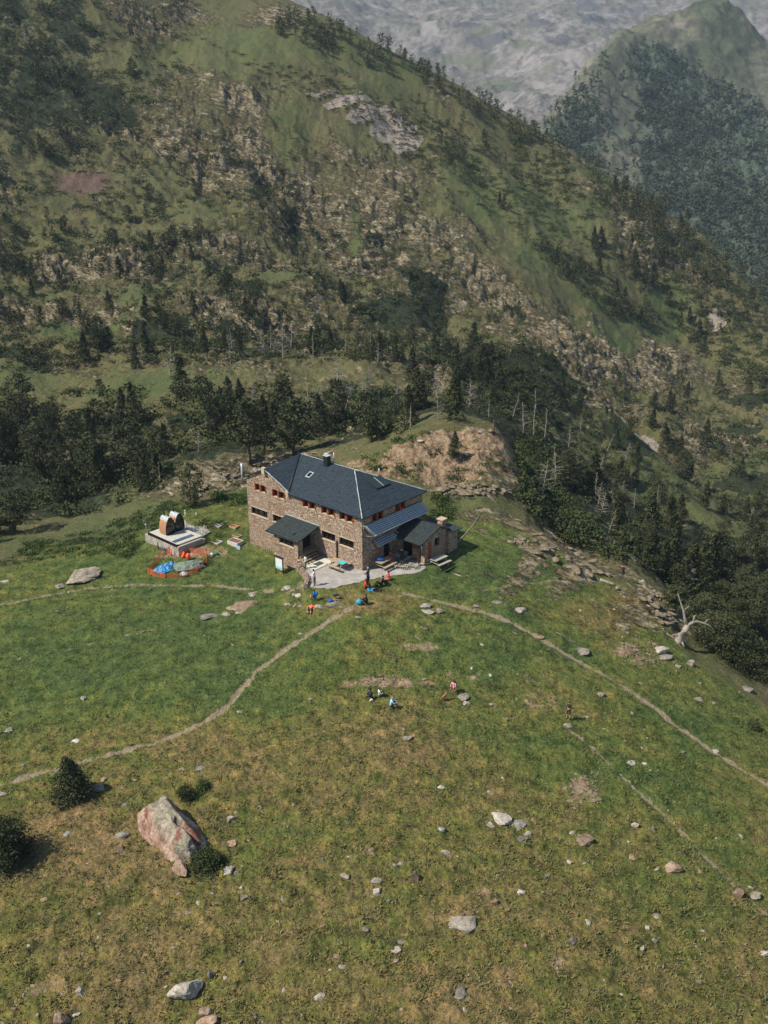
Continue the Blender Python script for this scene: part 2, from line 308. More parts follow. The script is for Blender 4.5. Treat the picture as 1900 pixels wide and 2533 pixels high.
# ------------------------------------------------------------------ materials
def S2L(c):   # sRGB 0-255 -> linear
    return tuple(((v / 255) / 12.92 if v / 255 <= .04045 else ((v / 255 + .055) / 1.055) ** 2.4) for v in c) + (1,)
class G:
    def __init__(s, name):
        s.m = bpy.data.materials.new(name); s.m.use_nodes = True; s.t = s.m.node_tree; s.t.nodes.clear()
        s.out = s.n('ShaderNodeOutputMaterial'); s.b = s.n('ShaderNodeBsdfPrincipled')
        s.t.links.new(s.b.outputs[0], s.out.inputs[0])
        s.b.inputs['Specular IOR Level'].default_value = .2
        s.geo = s.n('ShaderNodeTexCoord'); s.P = s.geo.outputs['Object']
    def n(s, ty, **k):
        q = s.t.nodes.new(ty)
        for a, v in k.items(): setattr(q, a, v)
        return q
    def put(s, sock, v):
        if isinstance(v, bpy.types.NodeSocket): s.t.links.new(v, sock)
        elif isinstance(v, (tuple, list)): sock.default_value = tuple(v) if len(v) == 4 or sock.type != 'RGBA' else tuple(v) + (1,)
        else: sock.default_value = v
    def noise(s, scale, detail=4, rough=.55, vec=None, dist=0, col=False):
        q = s.n('ShaderNodeTexNoise'); s.put(q.inputs['Vector'], vec or s.P)
        q.inputs['Scale'].default_value = scale; q.inputs['Detail'].default_value = detail; q.inputs['Roughness'].default_value = rough
        q.inputs['Distortion'].default_value = dist
        return q.outputs['Color' if col else 'Fac']
    def vor(s, scale, vec=None, feat='F1', out='Distance', rnd=1):
        q = s.n('ShaderNodeTexVoronoi', feature=feat); s.put(q.inputs['Vector'], vec or s.P)
        q.inputs['Scale'].default_value = scale; q.inputs['Randomness'].default_value = rnd
        return q.outputs[out]
    def map(s, sc, rot=(0, 0, 0), vec=None):
        q = s.n('ShaderNodeMapping'); s.put(q.inputs['Vector'], vec or s.P)
        q.inputs['Scale'].default_value = sc; q.inputs['Rotation'].default_value = rot
        return q.outputs[0]
    def math(s, op, a, b=0.0, c=None, clamp=False):
        q = s.n('ShaderNodeMath', operation=op, use_clamp=clamp); s.put(q.inputs[0], a); s.put(q.inputs[1], b)
        if c is not None: s.put(q.inputs[2], c)
        return q.outputs[0]
    def rmp(s, v, a, b, lo=0.0, hi=1.0):
        q = s.n('ShaderNodeMapRange'); q.interpolation_type = 'SMOOTHSTEP'; s.put(q.inputs[0], v)
        q.inputs[1].default_value = a; q.inputs[2].default_value = b; q.inputs[3].default_value = lo; q.inputs[4].default_value = hi
        return q.outputs[0]
    def mix(s, f, a, b, mode='MIX'):
        q = s.n('ShaderNodeMix', data_type='RGBA', blend_type=mode); s.put(q.inputs[0], f); s.put(q.inputs[6], a); s.put(q.inputs[7], b)
        return q.outputs[2]
    def ramp(s, v, stops):
        q = s.n('ShaderNodeValToRGB'); s.put(q.inputs[0], v); e = q.color_ramp.elements
        while len(e) < len(stops): e.new(.5)
        for i, (p, c) in enumerate(stops): e[i].position = p; e[i].color = tuple(c) + (1,) if len(c) == 3 else tuple(c)
        return q.outputs[0]
    def attr(s, name):
        q = s.n('ShaderNodeAttribute', attribute_name=name); x = s.n('ShaderNodeSeparateColor'); s.t.links.new(q.outputs['Color'], x.inputs[0])
        return list(x.outputs[:3]) + [q.outputs['Alpha']]
    def bump(s, h, st=.5, d=.1):
        q = s.n('ShaderNodeBump'); q.inputs['Strength'].default_value = st; q.inputs['Distance'].default_value = d
        s.put(q.inputs['Height'], h); s.t.links.new(q.outputs[0], s.b.inputs['Normal'])
    def done(s, col, rough=.9, **k):
        s.put(s.b.inputs['Base Color'], col); s.put(s.b.inputs['Roughness'], rough)
        for a, v in k.items(): s.put(s.b.inputs[a.replace('_', ' ')], v)
        return s.m
def simple(name, col, rough=.8, var=.25, scale=6, bump=0, metal=0, spec=None):
    g = G(name); c = S2L(col)
    d = tuple(v * (1 - var) for v in c[:3]); l = tuple(min(1, v * (1 + var)) for v in c[:3])
    n = g.noise(scale, 4)
    m = g.done(g.ramp(n, [(.3, d), (.7, l)]), rough)
    g.b.inputs['Metallic'].default_value = metal
    if spec is not None: g.b.inputs['Specular IOR Level'].default_value = spec
    if bump: g.bump(n, bump, .03)
    return m

def terrain_material():
    g = G('mountain_ground')
    rock, lush, dark, path = g.attr('A'); scree, redsc, earth, mead = g.attr('B')
    nA = g.noise(.35, 5, .6); nB = g.noise(1.3, 5, .65); nC = g.noise(5.0, 4, .7); nF = g.noise(16, 3, .7)
    cl = g.noise(.09, 4, .6)
    # grass
    t = g.math('ADD', lush, g.math('MULTIPLY', g.math('SUBTRACT', nB, .5), 1.5))
    t = g.math('ADD', t, g.math('MULTIPLY', g.math('SUBTRACT', nA, .5), .9), clamp=True)
    mg = g.ramp(t, [(0.0, (.215, .158, .072)), (.28, (.172, .146, .050)), (.50, (.138, .146, .038)), (.78, (.098, .132, .032)), (1.0, (.072, .112, .032))])
    hg = g.ramp(t, [(0.0, (.160, .130, .066)), (.38, (.124, .116, .050)), (.70, (.096, .112, .042)), (1.0, (.076, .110, .038))])
    gr = g.mix(mead, hg, mg)
    spk = g.math('ADD', g.math('MULTIPLY', nC, .6), g.math('MULTIPLY', nF, .4))
    gr = g.mix(1.0, gr, g.ramp(spk, [(.34, (.34, .38, .34)), (.5, (1, 1, 1)), (.64, (1.75, 1.62, 1.45))]), 'MULTIPLY')
    clump = g.math('ADD', g.math('MULTIPLY', g.noise(.95, 3, .55), .6), g.math('MULTIPLY', g.noise(2.6, 3, .6), .4))
    gr = g.mix(mead, gr, g.mix(1.0, gr, g.ramp(clump, [(.38, (.42, .50, .44)), (.47, (.88, .90, .84)), (.55, (1.12, 1.08, 1.05)), (.64, (1.65, 1.42, 1.35))]), 'MULTIPLY'))
    # rock
    st = g.map((.38, 1, 1.5), vec=g.map((1, 1, 1), (R(8), R(-14), R(26))))
    r1 = g.noise(.7, 7, .72, vec=st, dist=.5); r2 = g.noise(2.6, 5, .7, vec=st, dist=.4)
    rc = g.ramp(r1, [(.36, (.040, .036, .024)), (.44, (.155, .130, .075)), (.53, (.27, .23, .14)), (.63, (.47, .42, .29))])
    rc = g.mix(g.rmp(cl, .54, .70, 0, .5), rc, (.17, .120, .085, 1)); rc = g.mix(g.rmp(nA, .55, .72, 0, .55), rc, (.20, .20, .185, 1))
    rc = g.mix(1.0, rc, g.ramp(r2, [(.38, (.22, .22, .22)), (.47, (.85, .85, .85)), (.60, (1.55, 1.5, 1.4))]), 'MULTIPLY')
    rmk = g.math('ADD', rock, g.math('MULTIPLY', g.math('SUBTRACT', g.noise(.75, 8, .80, vec=st), .5), 3.4))
    rmk = g.rmp(rmk, .42, .56)
    c = g.mix(rmk, gr, rc)
    # low dark heath and juniper mats; painted shade on the hump's right cliff
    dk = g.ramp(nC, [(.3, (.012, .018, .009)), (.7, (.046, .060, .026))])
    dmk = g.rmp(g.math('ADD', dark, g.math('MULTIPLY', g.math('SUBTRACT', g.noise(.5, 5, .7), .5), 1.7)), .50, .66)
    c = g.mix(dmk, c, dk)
    # bare earth
    ec = g.ramp(g.noise(2.2, 6, .75), [(.34, (.12, .072, .040)), (.48, (.26, .178, .105)), (.62, (.42, .33, .215))])
    emk = g.rmp(g.math('ADD', earth, g.math('MULTIPLY', g.math('SUBTRACT', g.noise(.9, 7, .75), .5), 3.2)), .50, .68)
    c = g.mix(emk, c, ec)
    v = g.vor(1.5); vc = g.vor(1.5, out='Color')
    sc_ = g.mix(1.0, g.ramp(nC, [(.3, (.26, .215, .17)), (.7, (.48, .41, .33))]), g.ramp(v, [(.1, (1.2, 1.2, 1.2)), (.6, (.75, .75, .75))]), 'MULTIPLY')
    c = g.mix(g.rmp(g.math('ADD', scree, g.math('MULTIPLY', g.math('SUBTRACT', nA, .5), .6)), .45, .6), c, sc_)
    c = g.mix(g.rmp(g.math('ADD', redsc, g.math('MULTIPLY', g.math('SUBTRACT', nB, .5), .9)), .45, .7), c, g.ramp(nC, [(.3, (.105, .068, .052)), (.7, (.20, .135, .10))]))
    pc = g.ramp(nC, [(.3, (.20, .155, .095)), (.7, (.37, .30, .205))])
    c = g.mix(g.rmp(g.math('ADD', path, g.math('MULTIPLY', g.math('SUBTRACT', g.noise(1.6, 6, .75), .5), 1.5)), .36, .72), c, pc)
    hb = g.math('ADD', g.math('MULTIPLY', r1, g.math('MULTIPLY', rmk, 2.2)), g.math('MULTIPLY', r2, g.math('MULTIPLY', rmk, .8)))
    hb = g.math('ADD', hb, g.math('MULTIPLY', spk, .55))
    hb = g.math('ADD', hb, g.math('MULTIPLY', nB, .5))
    g.bump(hb, 1.0, .6)
    return g.done(c, .95)
M = {}
M['ground'] = terrain_material()
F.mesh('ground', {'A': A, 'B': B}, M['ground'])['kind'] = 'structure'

# ------------------------------------------------------------------ the far relief: wooded spur and the bare cirque behind it
sp = [cp_r(*p) for p in [(1250,330,740),(1293,292,760),(1379,229,820),(1437,149,880),(1500,109,930),(1586,52,970),(1666,29,1000),(1763,-4,1030),(1850,60,1030),(1905,115,1030),(2050,200,1040),(2300,330,1040),
 (1400,400,720),(1500,300,800),(1500,500,680),(1650,250,860),(1650,450,740),(1650,600,660),(1800,200,930),(1800,400,800),(1800,600,690),(1950,400,820),(1950,700,640),(1950,850,560),(2200,700,700),(1300,500,640),(1700,750,600),(1200,420,650),(1100,350,640)]]
sp += [behind(p, 120, -70) for p in sp[:12]] + [behind(p, 260, -170) for p in sp[:12]]
sp += [xyz(*(math.sin(a) * 480, math.cos(a) * 480, -150)) for a in (.0, .1, .2, .3, .45, .6)]
SPR = Field(sp, R(1), R(44), 420, 520, 1500, 420)
gx, gy = SPR.X, SPR.Y
SPR.Z = SPR.Z + (ridged(gx / 150, gy / 300, 3, 71) - .5) * 14 + (ridged(gx / 34, gy / 44, 5, 72, .6) - .5) * 8
ci = [cp_r(*p) for p in [(650,60,1500),(900,60,1700),(1000,200,1350),(1200,260,1200),(1290,300,1080),(1150,100,1600),(1250,150,1500),(1350,150,1450),(1450,60,1700),(1100,-20,2050),(900,-60,2000),(650,-60,1850),(1350,-20,2100),(1600,0,2150),(1900,0,2150),(1900,150,1900),(1700,100,1900),(2200,200,1900),(2200,0,2200),
 (600,-300,2500),(1000,-330,2600),(1400,-330,2600),(1900,-330,2600),(2300,-250,2600),(500,200,1300)]]
ci += [xyz(math.sin(a) * 3000, math.cos(a) * 3000, 800) for a in (-.3, 0, .2, .45, .7)] + [xyz(math.sin(a) * 900, math.cos(a) * 900, -60) for a in (-.2, .1, .4, .7)]
CIR = Field(ci, R(-16), R(46), 620, 850, 3000, 460)
cx_, cy_ = CIR.X, CIR.Y
CIR.Z = CIR.Z + (ridged(cx_ / 420 + cy_ / 700, cy_ / 1200 - cx_ / 900, 3, 81) - .5) * 36 + (ridged(cx_ / 90, cy_ / 90, 5, 82, .65) - .5) * 16
def far_material(name, forest):
    g = G(name)
    n1 = g.noise(.012, 6, .62); n2 = g.noise(.075, 8, .78); st = g.map((1, .3, 1), (0, 0, R(-20))); n3 = g.noise(.03, 5, .6, vec=st)
    c = g.ramp(n1, [(.36, (.105, .112, .085)), (.5, (.150, .142, .125)), (.64, (.21, .195, .185))])
    if forest: c = g.ramp(n1, [(.36, (.060, .075, .045)), (.52, (.10, .105, .070)), (.66, (.18, .165, .125))])
    c = g.mix(g.rmp(n3, .48, .72, 0, .5 if not forest else .2), c, (.24, .225, .22, 1))
    c = g.mix(1.0, c, g.ramp(n2, [(.38, (.55, .57, .58)), (.5, (1, 1, 1)), (.62, (1.35, 1.3, 1.25))]), 'MULTIPLY')
    if not forest:
        n5 = g.noise(.02, 8, .8); off = g.math('MULTIPLY', g.math('SUBTRACT', n5, .5), 1.9); d_, gr_, pl_, _ = g.attr('A')
        c = g.mix(g.rmp(g.math('ADD', gr_, off), .35, .75), c, (.125, .132, .090, 1))
        c = g.mix(g.rmp(g.math('ADD', pl_, off), .35, .75), c, (.24, .22, .205, 1))
        c = g.mix(g.rmp(g.math('ADD', d_, off), .30, .62), c, (.095, .098, .10, 1))
    if forest:
        a = g.attr('A')[0]
        f = g.ramp(g.noise(.25, 5, .75), [(.35, (.022, .038, .028)), (.65, (.10, .125, .085))])
        c = g.mix(g.rmp(g.math('ADD', a, g.math('MULTIPLY', g.math('SUBTRACT', g.noise(.03, 5, .7), .5), 1.2)), .4, .6), c, f)
    g.bump(g.math('ADD', g.math('MULTIPLY', n2, 1.4), n3), .5, 5 if not forest else 4)
    return g.done(c, .95)
def dxy(Fd, pts, soft):
    w_ = [Fd.hit(*p) for p in pts]; w_ = [v for v in w_ if v]
    return sst(-soft, soft, poly_sd(w_, Fd.X, Fd.Y)) if len(w_) > 2 else np.zeros(Fd.X.shape)
wood = dxy(SPR, [(1240,330),(1290,296),(1380,234),(1440,168),(1490,140),(1530,180),(1570,170),(1610,110),(1650,130),(1700,170),(1760,215),(1830,250),(1960,320),(2250,420),(2250,800),(1950,900),(1700,800),(1400,560),(1240,420)], 18)
gap = patches
strip = line_d([v for v in [SPR.hit(*p) for p in [(1545,210),(1530,300),(1525,380),(1520,450)]] if v], gx, gy)
wood = np.clip(wood - np.exp(-(strip / 18) ** 2) * 1.0, 0, 1)
M['spur'] = far_material('wooded_spur_ground', True); M['cirque'] = far_material('far_scree', False)
def epatch(Fd, lst):
    m = np.zeros(Fd.X.shape)
    for px, py, rx, ry, k in lst:
        c = Fd.hit(px, py); a = Fd.hit(px + rx, py); b = Fd.hit(px, py + ry)
        if c is None or a is None or b is None: continue
        u, v = a - c, c - b; det = u.x * v.y - u.y * v.x
        if abs(det) < 1e-6: continue
        dx, dy = Fd.X - c.x, Fd.Y - c.y; p_ = (dx * v.y - dy * v.x) / det; q_ = (-dx * u.y + dy * u.x) / det
        m = np.maximum(m, k * (1 - sst(.3, 1.5, np.sqrt(p_ * p_ + q_ * q_))))
    return m
cdark = epatch(CIR, [(1210,105,70,22,1),(1160,60,60,16,.7),(1340,60,50,20,.6),(1480,45,60,16,.8),(1380,100,40,16,.6),(1000,60,60,16,.5),(1800,30,60,20,.7),(1050,130,60,12,.5),(1450,20,40,10,.8),(900,30,60,14,.5),(1560,30,60,14,.6),(1100,180,50,10,.5)])
cgreen = epatch(CIR, [(1230,60,90,20,.7),(1150,150,100,20,.8),(1080,190,60,16,.7),(1300,110,60,24,.7),(1350,180,50,20,.6),(1230,200,60,16,.6)])
cpale = epatch(CIR, [(1290,235,90,12,.9),(1330,215,70,8,.8),(1060,70,26,40,.8),(1420,140,60,14,.6),(1260,262,60,10,.9),(1390,60,30,30,.6),(1180,20,30,20,.5)])
SPR.mesh('hillside', {'A': np.stack([wood, wood * 0, wood * 0, wood * 0 + 1], -1)}, M['spur'])['kind'] = 'structure'
CIR.mesh('mountain', {'A': np.stack([cdark, cgreen, cpale, cpale * 0 + 1], -1)}, M['cirque'])['kind'] = 'structure'

# ------------------------------------------------------------------ things: tagging and copying
def tag(o, label=None, cat=None, group=None, kind=None):
    if label: o['label'] = label
    if cat: o['category'] = cat
    if group: o['group'] = group
    if kind: o['kind'] = kind
    return o
def empty(name, loc=(0, 0, 0), rz=0, sc_=1.0):
    o = bpy.data.objects.new(name, None); COL.objects.link(o); o.location = loc; o.rotation_euler = (0, 0, rz); o.scale = (sc_,) * 3
    o.empty_display_size = .2
    return o
def copy_tree(root):
    r = root.copy(); COL.objects.link(r)
    for ch in list(root.children):
        c = ch.copy(); COL.objects.link(c); c.parent = r
        for g_ in list(ch.children):
            d = g_.copy(); COL.objects.link(d); d.parent = c
    return r
class MB:
    """Collects polygons and links them as one mesh object."""
    def __init__(s): s.v = []; s.f = []; s.mi = []; s.m = 0; s.sm = []
    def add(s, vs, fs, smooth=False):
        b = len(s.v); s.v += [tuple(v) for v in vs]
        for f in fs: s.f.append([b + i for i in f]); s.mi.append(s.m); s.sm.append(smooth)
        return s
    def box(s, x0, x1, y0, y1, z0, z1, T=None):
        vs = [Vector((x, y, z)) for z in (z0, z1) for x, y in ((x0, y0), (x1, y0), (x1, y1), (x0, y1))]
        if T is not None: vs = [T @ v for v in vs]
        return s.add(vs, [(0, 3, 2, 1), (4, 5, 6, 7), (0, 1, 5, 4), (1, 2, 6, 5), (2, 3, 7, 6), (3, 0, 4, 7)])
    def slab(s, pts, th):                    # a polygon given thickness downwards along its normal
        n = len(pts); P = [Vector(p) for p in pts]; nn = (P[1] - P[0]).cross(P[2] - P[0]).normalized()
        if nn.z < 0: P = P[::-1]; nn = -nn
        Q = [p - nn * th for p in P]
        return s.add(P + Q, [tuple(range(n)), tuple(range(2 * n - 1, n - 1, -1))] + [(i, i + n, (i + 1) % n + n, (i + 1) % n) for i in range(n)])
    def tube(s, pts, rad, n=6, cap=True, smooth=True):
        P = [Vector(p) for p in pts]; rs = rad if isinstance(rad, (list, tuple)) else [rad] * len(P)
        vs = []; up = Vector((0.13, .21, 1))
        for i, p in enumerate(P):
            d = (P[min(i + 1, len(P) - 1)] - P[max(i - 1, 0)]).normalized()
            a = d.cross(up if abs(d.dot(up.normalized())) < .95 else Vector((1, 0, 0))).normalized(); b = d.cross(a)
            for k in range(n): t = 2 * math.pi * k / n; vs.append(p + (a * math.cos(t) + b * math.sin(t)) * rs[i])
        fs = [(i * n + k, i * n + (k + 1) % n, (i + 1) * n + (k + 1) % n, (i + 1) * n + k) for i in range(len(P) - 1) for k in range(n)]
        if cap: fs += [tuple(range(n))[::-1], tuple(range((len(P) - 1) * n, len(P) * n))]
        return s.add(vs, fs, smooth)
    def build(s, name, mats, parent=None, loc=None):
        me = bpy.data.meshes.new(name); me.from_pydata(s.v, [], s.f); me.update()
        for m_ in (mats if isinstance(mats, (list, tuple)) else [mats]): me.materials.append(m_)
        me.polygons.foreach_set('material_index', s.mi); me.polygons.foreach_set('use_smooth', s.sm)
        o = bpy.data.objects.new(name, me); COL.objects.link(o)
        if parent: o.parent = parent
        if loc is not None: o.location = loc
        return o

# ------------------------------------------------------------------ vegetation
def foliage_mat(name, a, b, scale=1.1):
    g = G(name); oi = g.n('ShaderNodeObjectInfo')
    n = g.noise(scale, 4, .7); f = g.noise(scale * 7, 2, .6)
    t = g.math('ADD', g.math('MULTIPLY', n, .7), g.math('MULTIPLY', f, .35))
    t = g.math('ADD', t, g.math('MULTIPLY', g.math('SUBTRACT', oi.outputs['Random'], .5), .16))
    c = g.ramp(t, [(.36, a), (.68, b)])
    return g.done(c, .85, Specular_IOR_Level=.15)
M['pine'] = foliage_mat('pine_needles', (.018, .027, .011), (.078, .088, .036))
M['pine_far'] = foliage_mat('distant_needles', (.022, .036, .022), (.085, .105, .060), .3)
M['shrub'] = foliage_mat('juniper_leaves', (.018, .028, .010), (.060, .078, .026), .8)
M['green_shrub'] = foliage_mat('rhododendron_leaves', (.022, .040, .010), (.075, .115, .030), .8)
M['bark'] = simple('pine_bark', (92, 78, 64), .95, .4, 5, .5)
M['dead'] = simple('weathered_dead_wood', (140, 132, 118), .9, .35, 4, .4)
M['redwood'] = simple('fresh_broken_wood', (124, 92, 68), .9, .3, 5, .4)
def leaf_quads(centers, size, r_, aspect=.55, up=.35):
    n = len(centers)
    d = r_.normal(size=(n, 3)); d /= np.linalg.norm(d, axis=1)[:, None]
    e = r_.normal(size=(n, 3)); e -= (e * d).sum(1)[:, None] * d; e /= np.linalg.norm(e, axis=1)[:, None]
    s_ = size * (0.6 + .8 * r_.random(n))[:, None]
    a = d * s_; b = e * s_ * aspect
    v = np.stack([centers - a - b * .6, centers + a * .2 - b, centers + a, centers - a * .2 + b], 1)
    return v
def crown_points(r_, h, rmax, t0, kind, nc, per):
    pts = []
    lean = r_.normal(size=2) * .04 * h
    lobes = [(r_.uniform(-3.1, 3.1), r_.random(), r_.uniform(-.65, .55)) for _ in range(13)]
    for i in range(nc):
        t = t0 + (1 - t0) * (i + r_.random()) / nc
        u = (t - t0) / (1 - t0)
        if kind == 'cone': rr = rmax * (1 - u) ** .75 * (.5 + .5 * min(1, u * 6 + .35))
        elif kind == 'round': rr = rmax * math.sqrt(max(0, 1 - (2 * (u * .93 + .03) - 1) ** 2)) * (1 - .35 * u)
        else: rr = rmax * (1 - u) ** .5 * .8
        ang = r_.random() * 2 * math.pi; rr *= 1 + sum(g_ * math.exp(-((math.remainder(ang - a_, 6.283)) / .7) ** 2 - ((u - t_) / .14) ** 2) for a_, t_, g_ in lobes)
        q = rr * (.30 + .75 * r_.random() ** .6)
        if r_.random() < .06: q *= 1.25
        c = np.array([math.cos(ang) * q + lean[0] * u, math.sin(ang) * q + lean[1] * u, h * t])
        sg = np.array([.30 * rr + .12, .30 * rr + .12, .045 * h])
        k = r_.normal(size=(per, 3)) * sg * .55
        k[:, 2] -= .10 * np.hypot(k[:, 0], k[:, 1])
        pts.append(c + k)
    return np.concatenate(pts)
def make_pine(seed, h=7.0, rmax=1.7, t0=.12, kind='cone', nc=90, per=24, leaf=.17, mat='pine'):
    r_ = np.random.default_rng(seed)
    root = empty('pine_tree'); c = crown_points(r_, h, rmax, t0, kind, nc, per)
    v = leaf_quads(c, leaf, r_)
    q = np.arange(len(v) * 4).reshape(-1, 4)
    arr_obj('crown', v.reshape(-1, 3), q, M[mat], parent=root)
    mb = MB(); pts = [(0, 0, -.4)]; x = y = 0
    for k in range(1, 8):
        x += r_.normal() * .04; y += r_.normal() * .04; pts.append((x, y, h * k / 7 * .97))
    mb.tube(pts, [h * .022 * (1 - .85 * k / 7) for k in range(8)], 6)
    for k in range(14):
        z = h * (t0 * .6 + (1 - t0) * .85 * k / 14); a = r_.random() * 6.28; L = rmax * (1 - (z / h) ** 1.5) * .8
        mb.tube([(0, 0, z), (math.cos(a) * L * .5, math.sin(a) * L * .5, z + .05 * L), (math.cos(a) * L, math.sin(a) * L, z + .25 * L)], [h * .007, h * .004, .008], 4)
    mb.build('trunk', M['bark'], root)
    return root, v
PINES = [make_pine(11, 7, 1.75, .10, 'cone'), make_pine(12, 7, 1.5, .06, 'cone', 100), make_pine(13, 7, 2.1, .16, 'round', 80), make_pine(14, 7, 1.9, .08, 'cone', 70, 26),
         make_pine(15, 7, 1.7, .26, 'round', 60), make_pine(16, 7, 1.35, .12, 'cone', 80), make_pine(17, 7, 2.3, .05, 'round', 90)]
def lod(seed, n, size, kind='cone', rmax=.26, h=1.0):      # unit-height far tree as leaf quads
    r_ = np.random.default_rng(seed)
    c = crown_points(r_, h, rmax, .04, kind, max(6, n // 6), 6)
    return leaf_quads(c, size, r_, .7)
def merge(name, lods, places, mat):
    vs = []
    for (x, y, z, s_) in places:
        l = lods[int(rng.integers(len(lods)))]; a = rng.random() * 6.28; ca_, sa_ = math.cos(a), math.sin(a)
        w_ = l.copy(); X_ = w_[..., 0] * ca_ - w_[..., 1] * sa_; Y_ = w_[..., 0] * sa_ + w_[..., 1] * ca_
        vs.append(np.stack([X_ * s_ * (.8 + .4 * rng.random()) + x, Y_ * s_ + y, w_[..., 2] * s_ + z], -1))
    v = np.concatenate(vs).reshape(-1, 3)
    return arr_obj(name, v, np.arange(len(v)).reshape(-1, 4), mat)
LOD_N = [lod(s_, 150, .050, 'cone' if s_ % 3 else 'round', .22 + .03 * (s_ % 3)) for s_ in range(6)]
LOD_F = [lod(s_ + 20, 42, .10, 'cone', .24) for s_ in range(6)]
LOD_S = []
for s_ in range(6):
    r_ = np.random.default_rng(50 + s_); c_ = r_.normal(size=(95, 3)) * np.array([.42, .42, .17]); c_[:, 2] = np.abs(c_[:, 2]) + .03
    LOD_S.append(leaf_quads(c_, .10, r_, .7))
def in_poly(poly, x, y):
    c = False; n = len(poly)
    for i in range(n):
        ax, ay = poly[i]; bx, by = poly[(i + 1) % n]
        if (ay > y) != (by > y) and x < (bx - ax) * (y - ay) / (by - ay) + ax: c = not c
    return c
def scatter(poly, n):
    xs = [p[0] for p in poly]; ys = [p[1] for p in poly]; out = []
    while len(out) < n:
        x, y = random.uniform(min(xs), max(xs)), random.uniform(min(ys), max(ys))
        if in_poly(poly, x, y): out.append((x, y))
    return out
# woods: (label, group, polygon on the photograph, count, height range, crown kinds)
WOODS = [
 ('dark mountain pine in the shaded wood left of the rock band, beyond the two saunas', 'pines of the shaded wood on the left', [(-60,1040),(250,1050),(420,1080),(480,1110),(400,1200),(250,1270),(100,1330),(-60,1340)], 80, (4.4, 7), (0,2,3,4,6)),
 ('dark pine at the lower edge of the left wood, just above the scrubby green slope', 'pines at the lower edge of the left wood', [(-60,1170),(300,1170),(270,1262),(110,1332),(-60,1352)], 44, (4.2, 6.6), (0,2,3,4,6)),
 ('dark mountain pine in the belt of trees directly behind the slate roofed hut', 'pines directly behind the hut', [(500,1040),(700,1020),(1000,1020),(1010,1060),(930,1085),(800,1105),(640,1110),(520,1090)], 28, (4.4, 6.6), (0,2,3,4,6)),
 ('dark mountain pine in the row along the far side of the sunny grassy bench', 'pines along the grassy bench', [(60,880),(300,850),(600,870),(900,850),(1160,850),(1200,930),(1000,930),(800,880),(600,905),(300,920),(60,960)], 72, (3.4, 6), (0,1,3,5,2)),
 ('dark mountain pine standing among grey dead trunks behind the red earth hump', 'pines behind the red earth hump', [(1010,930),(1200,900),(1330,960),(1400,1100),(1330,1120),(1270,1060),(1100,1040),(1010,1040)], 50, (4, 6.4), (0,1,3,4)),
 ('dark mountain pine in the deep shaded gorge at the right side', 'pines in the right hand gorge', [(1400,1100),(1600,1050),(1920,1150),(1960,1660),(1760,1570),(1600,1440),(1500,1330),(1380,1230)], 165, (4, 6.6), (0,1,3,4,6)),
 ('dark pine on the rocky right hand slope above the grey scree patch', 'pines on the right hand slope', [(1480,740),(1700,760),(1900,800),(1930,1120),(1650,1060),(1550,960),(1750,900),(1560,850)], 140, (3, 5.8), (0,1,5,3)),
 ('dark pine among the crags below the right end of the crest', 'pines on the crags of the right crest', [(1500,470),(1600,500),(1760,620),(1900,790),(1930,900),(1780,800),(1640,680),(1560,560)], 80, (2.6, 5.4), (0,2,3,6)),
 ('small dark pine in the tight diagonal thicket crossing the green slope', 'pines of the diagonal thicket', [(1310,598),(1350,610),(1480,680),(1560,770),(1620,800),(1560,820),(1440,740),(1330,640)], 60, (3.5, 5.5), (0,1,5)),
 ('dark pine in the upright cluster on the upper right pasture', 'pines of the upper right cluster', [(1490,580),(1590,570),(1640,640),(1650,730),(1560,730),(1420,680)], 34, (5, 7), (0,1,5)),
 ('dark pine on the mountain crest standing against the hazy cirque', 'pines on the crest', [(690,24),(780,52),(860,80),(1000,142),(1150,222),(1290,302),(1420,392),(1560,472),(1720,575),(1860,700),(1900,760),(1860,780),(1700,640),(1540,520),(1400,430),(1280,350),(1140,272),(1000,200),(900,170),(760,120),(680,90)], 300, (3.2, 6), (0,2,3,6,4)),
 ('dark pine standing alone on the green slope between the crest and the thicket', 'lone pines of the upper slope', [(1000,230),(1300,350),(1560,480),(1750,610),(1640,640),(1480,560),(1300,540),(1180,520),(1050,400),(960,300)], 120, (2.6, 5.6), (0,1,5,6)),
 ('small dark pine on the rocky lower slope at the left', 'pines of the lower left slope', [(-60,500),(300,470),(560,560),(900,690),(1100,760),(1100,850),(700,830),(300,850),(-60,840)], 260, (2.5, 5), (0,2,3,6)),
 ('small dark pine on the shadowy upper left slope', 'pines of the upper left slope', [(-60,-20),(150,0),(300,120),(400,300),(420,450),(-60,480)], 70, (3, 5.5), (0,2,3,6)),
 ('little dark pine dotted over the middle of the mountainside', 'pines dotted over the mountainside', [(400,250),(900,330),(1150,520),(1300,650),(1450,800),(1200,840),(900,700),(500,520)], 90, (2, 3.8), (2,6,0)),
]
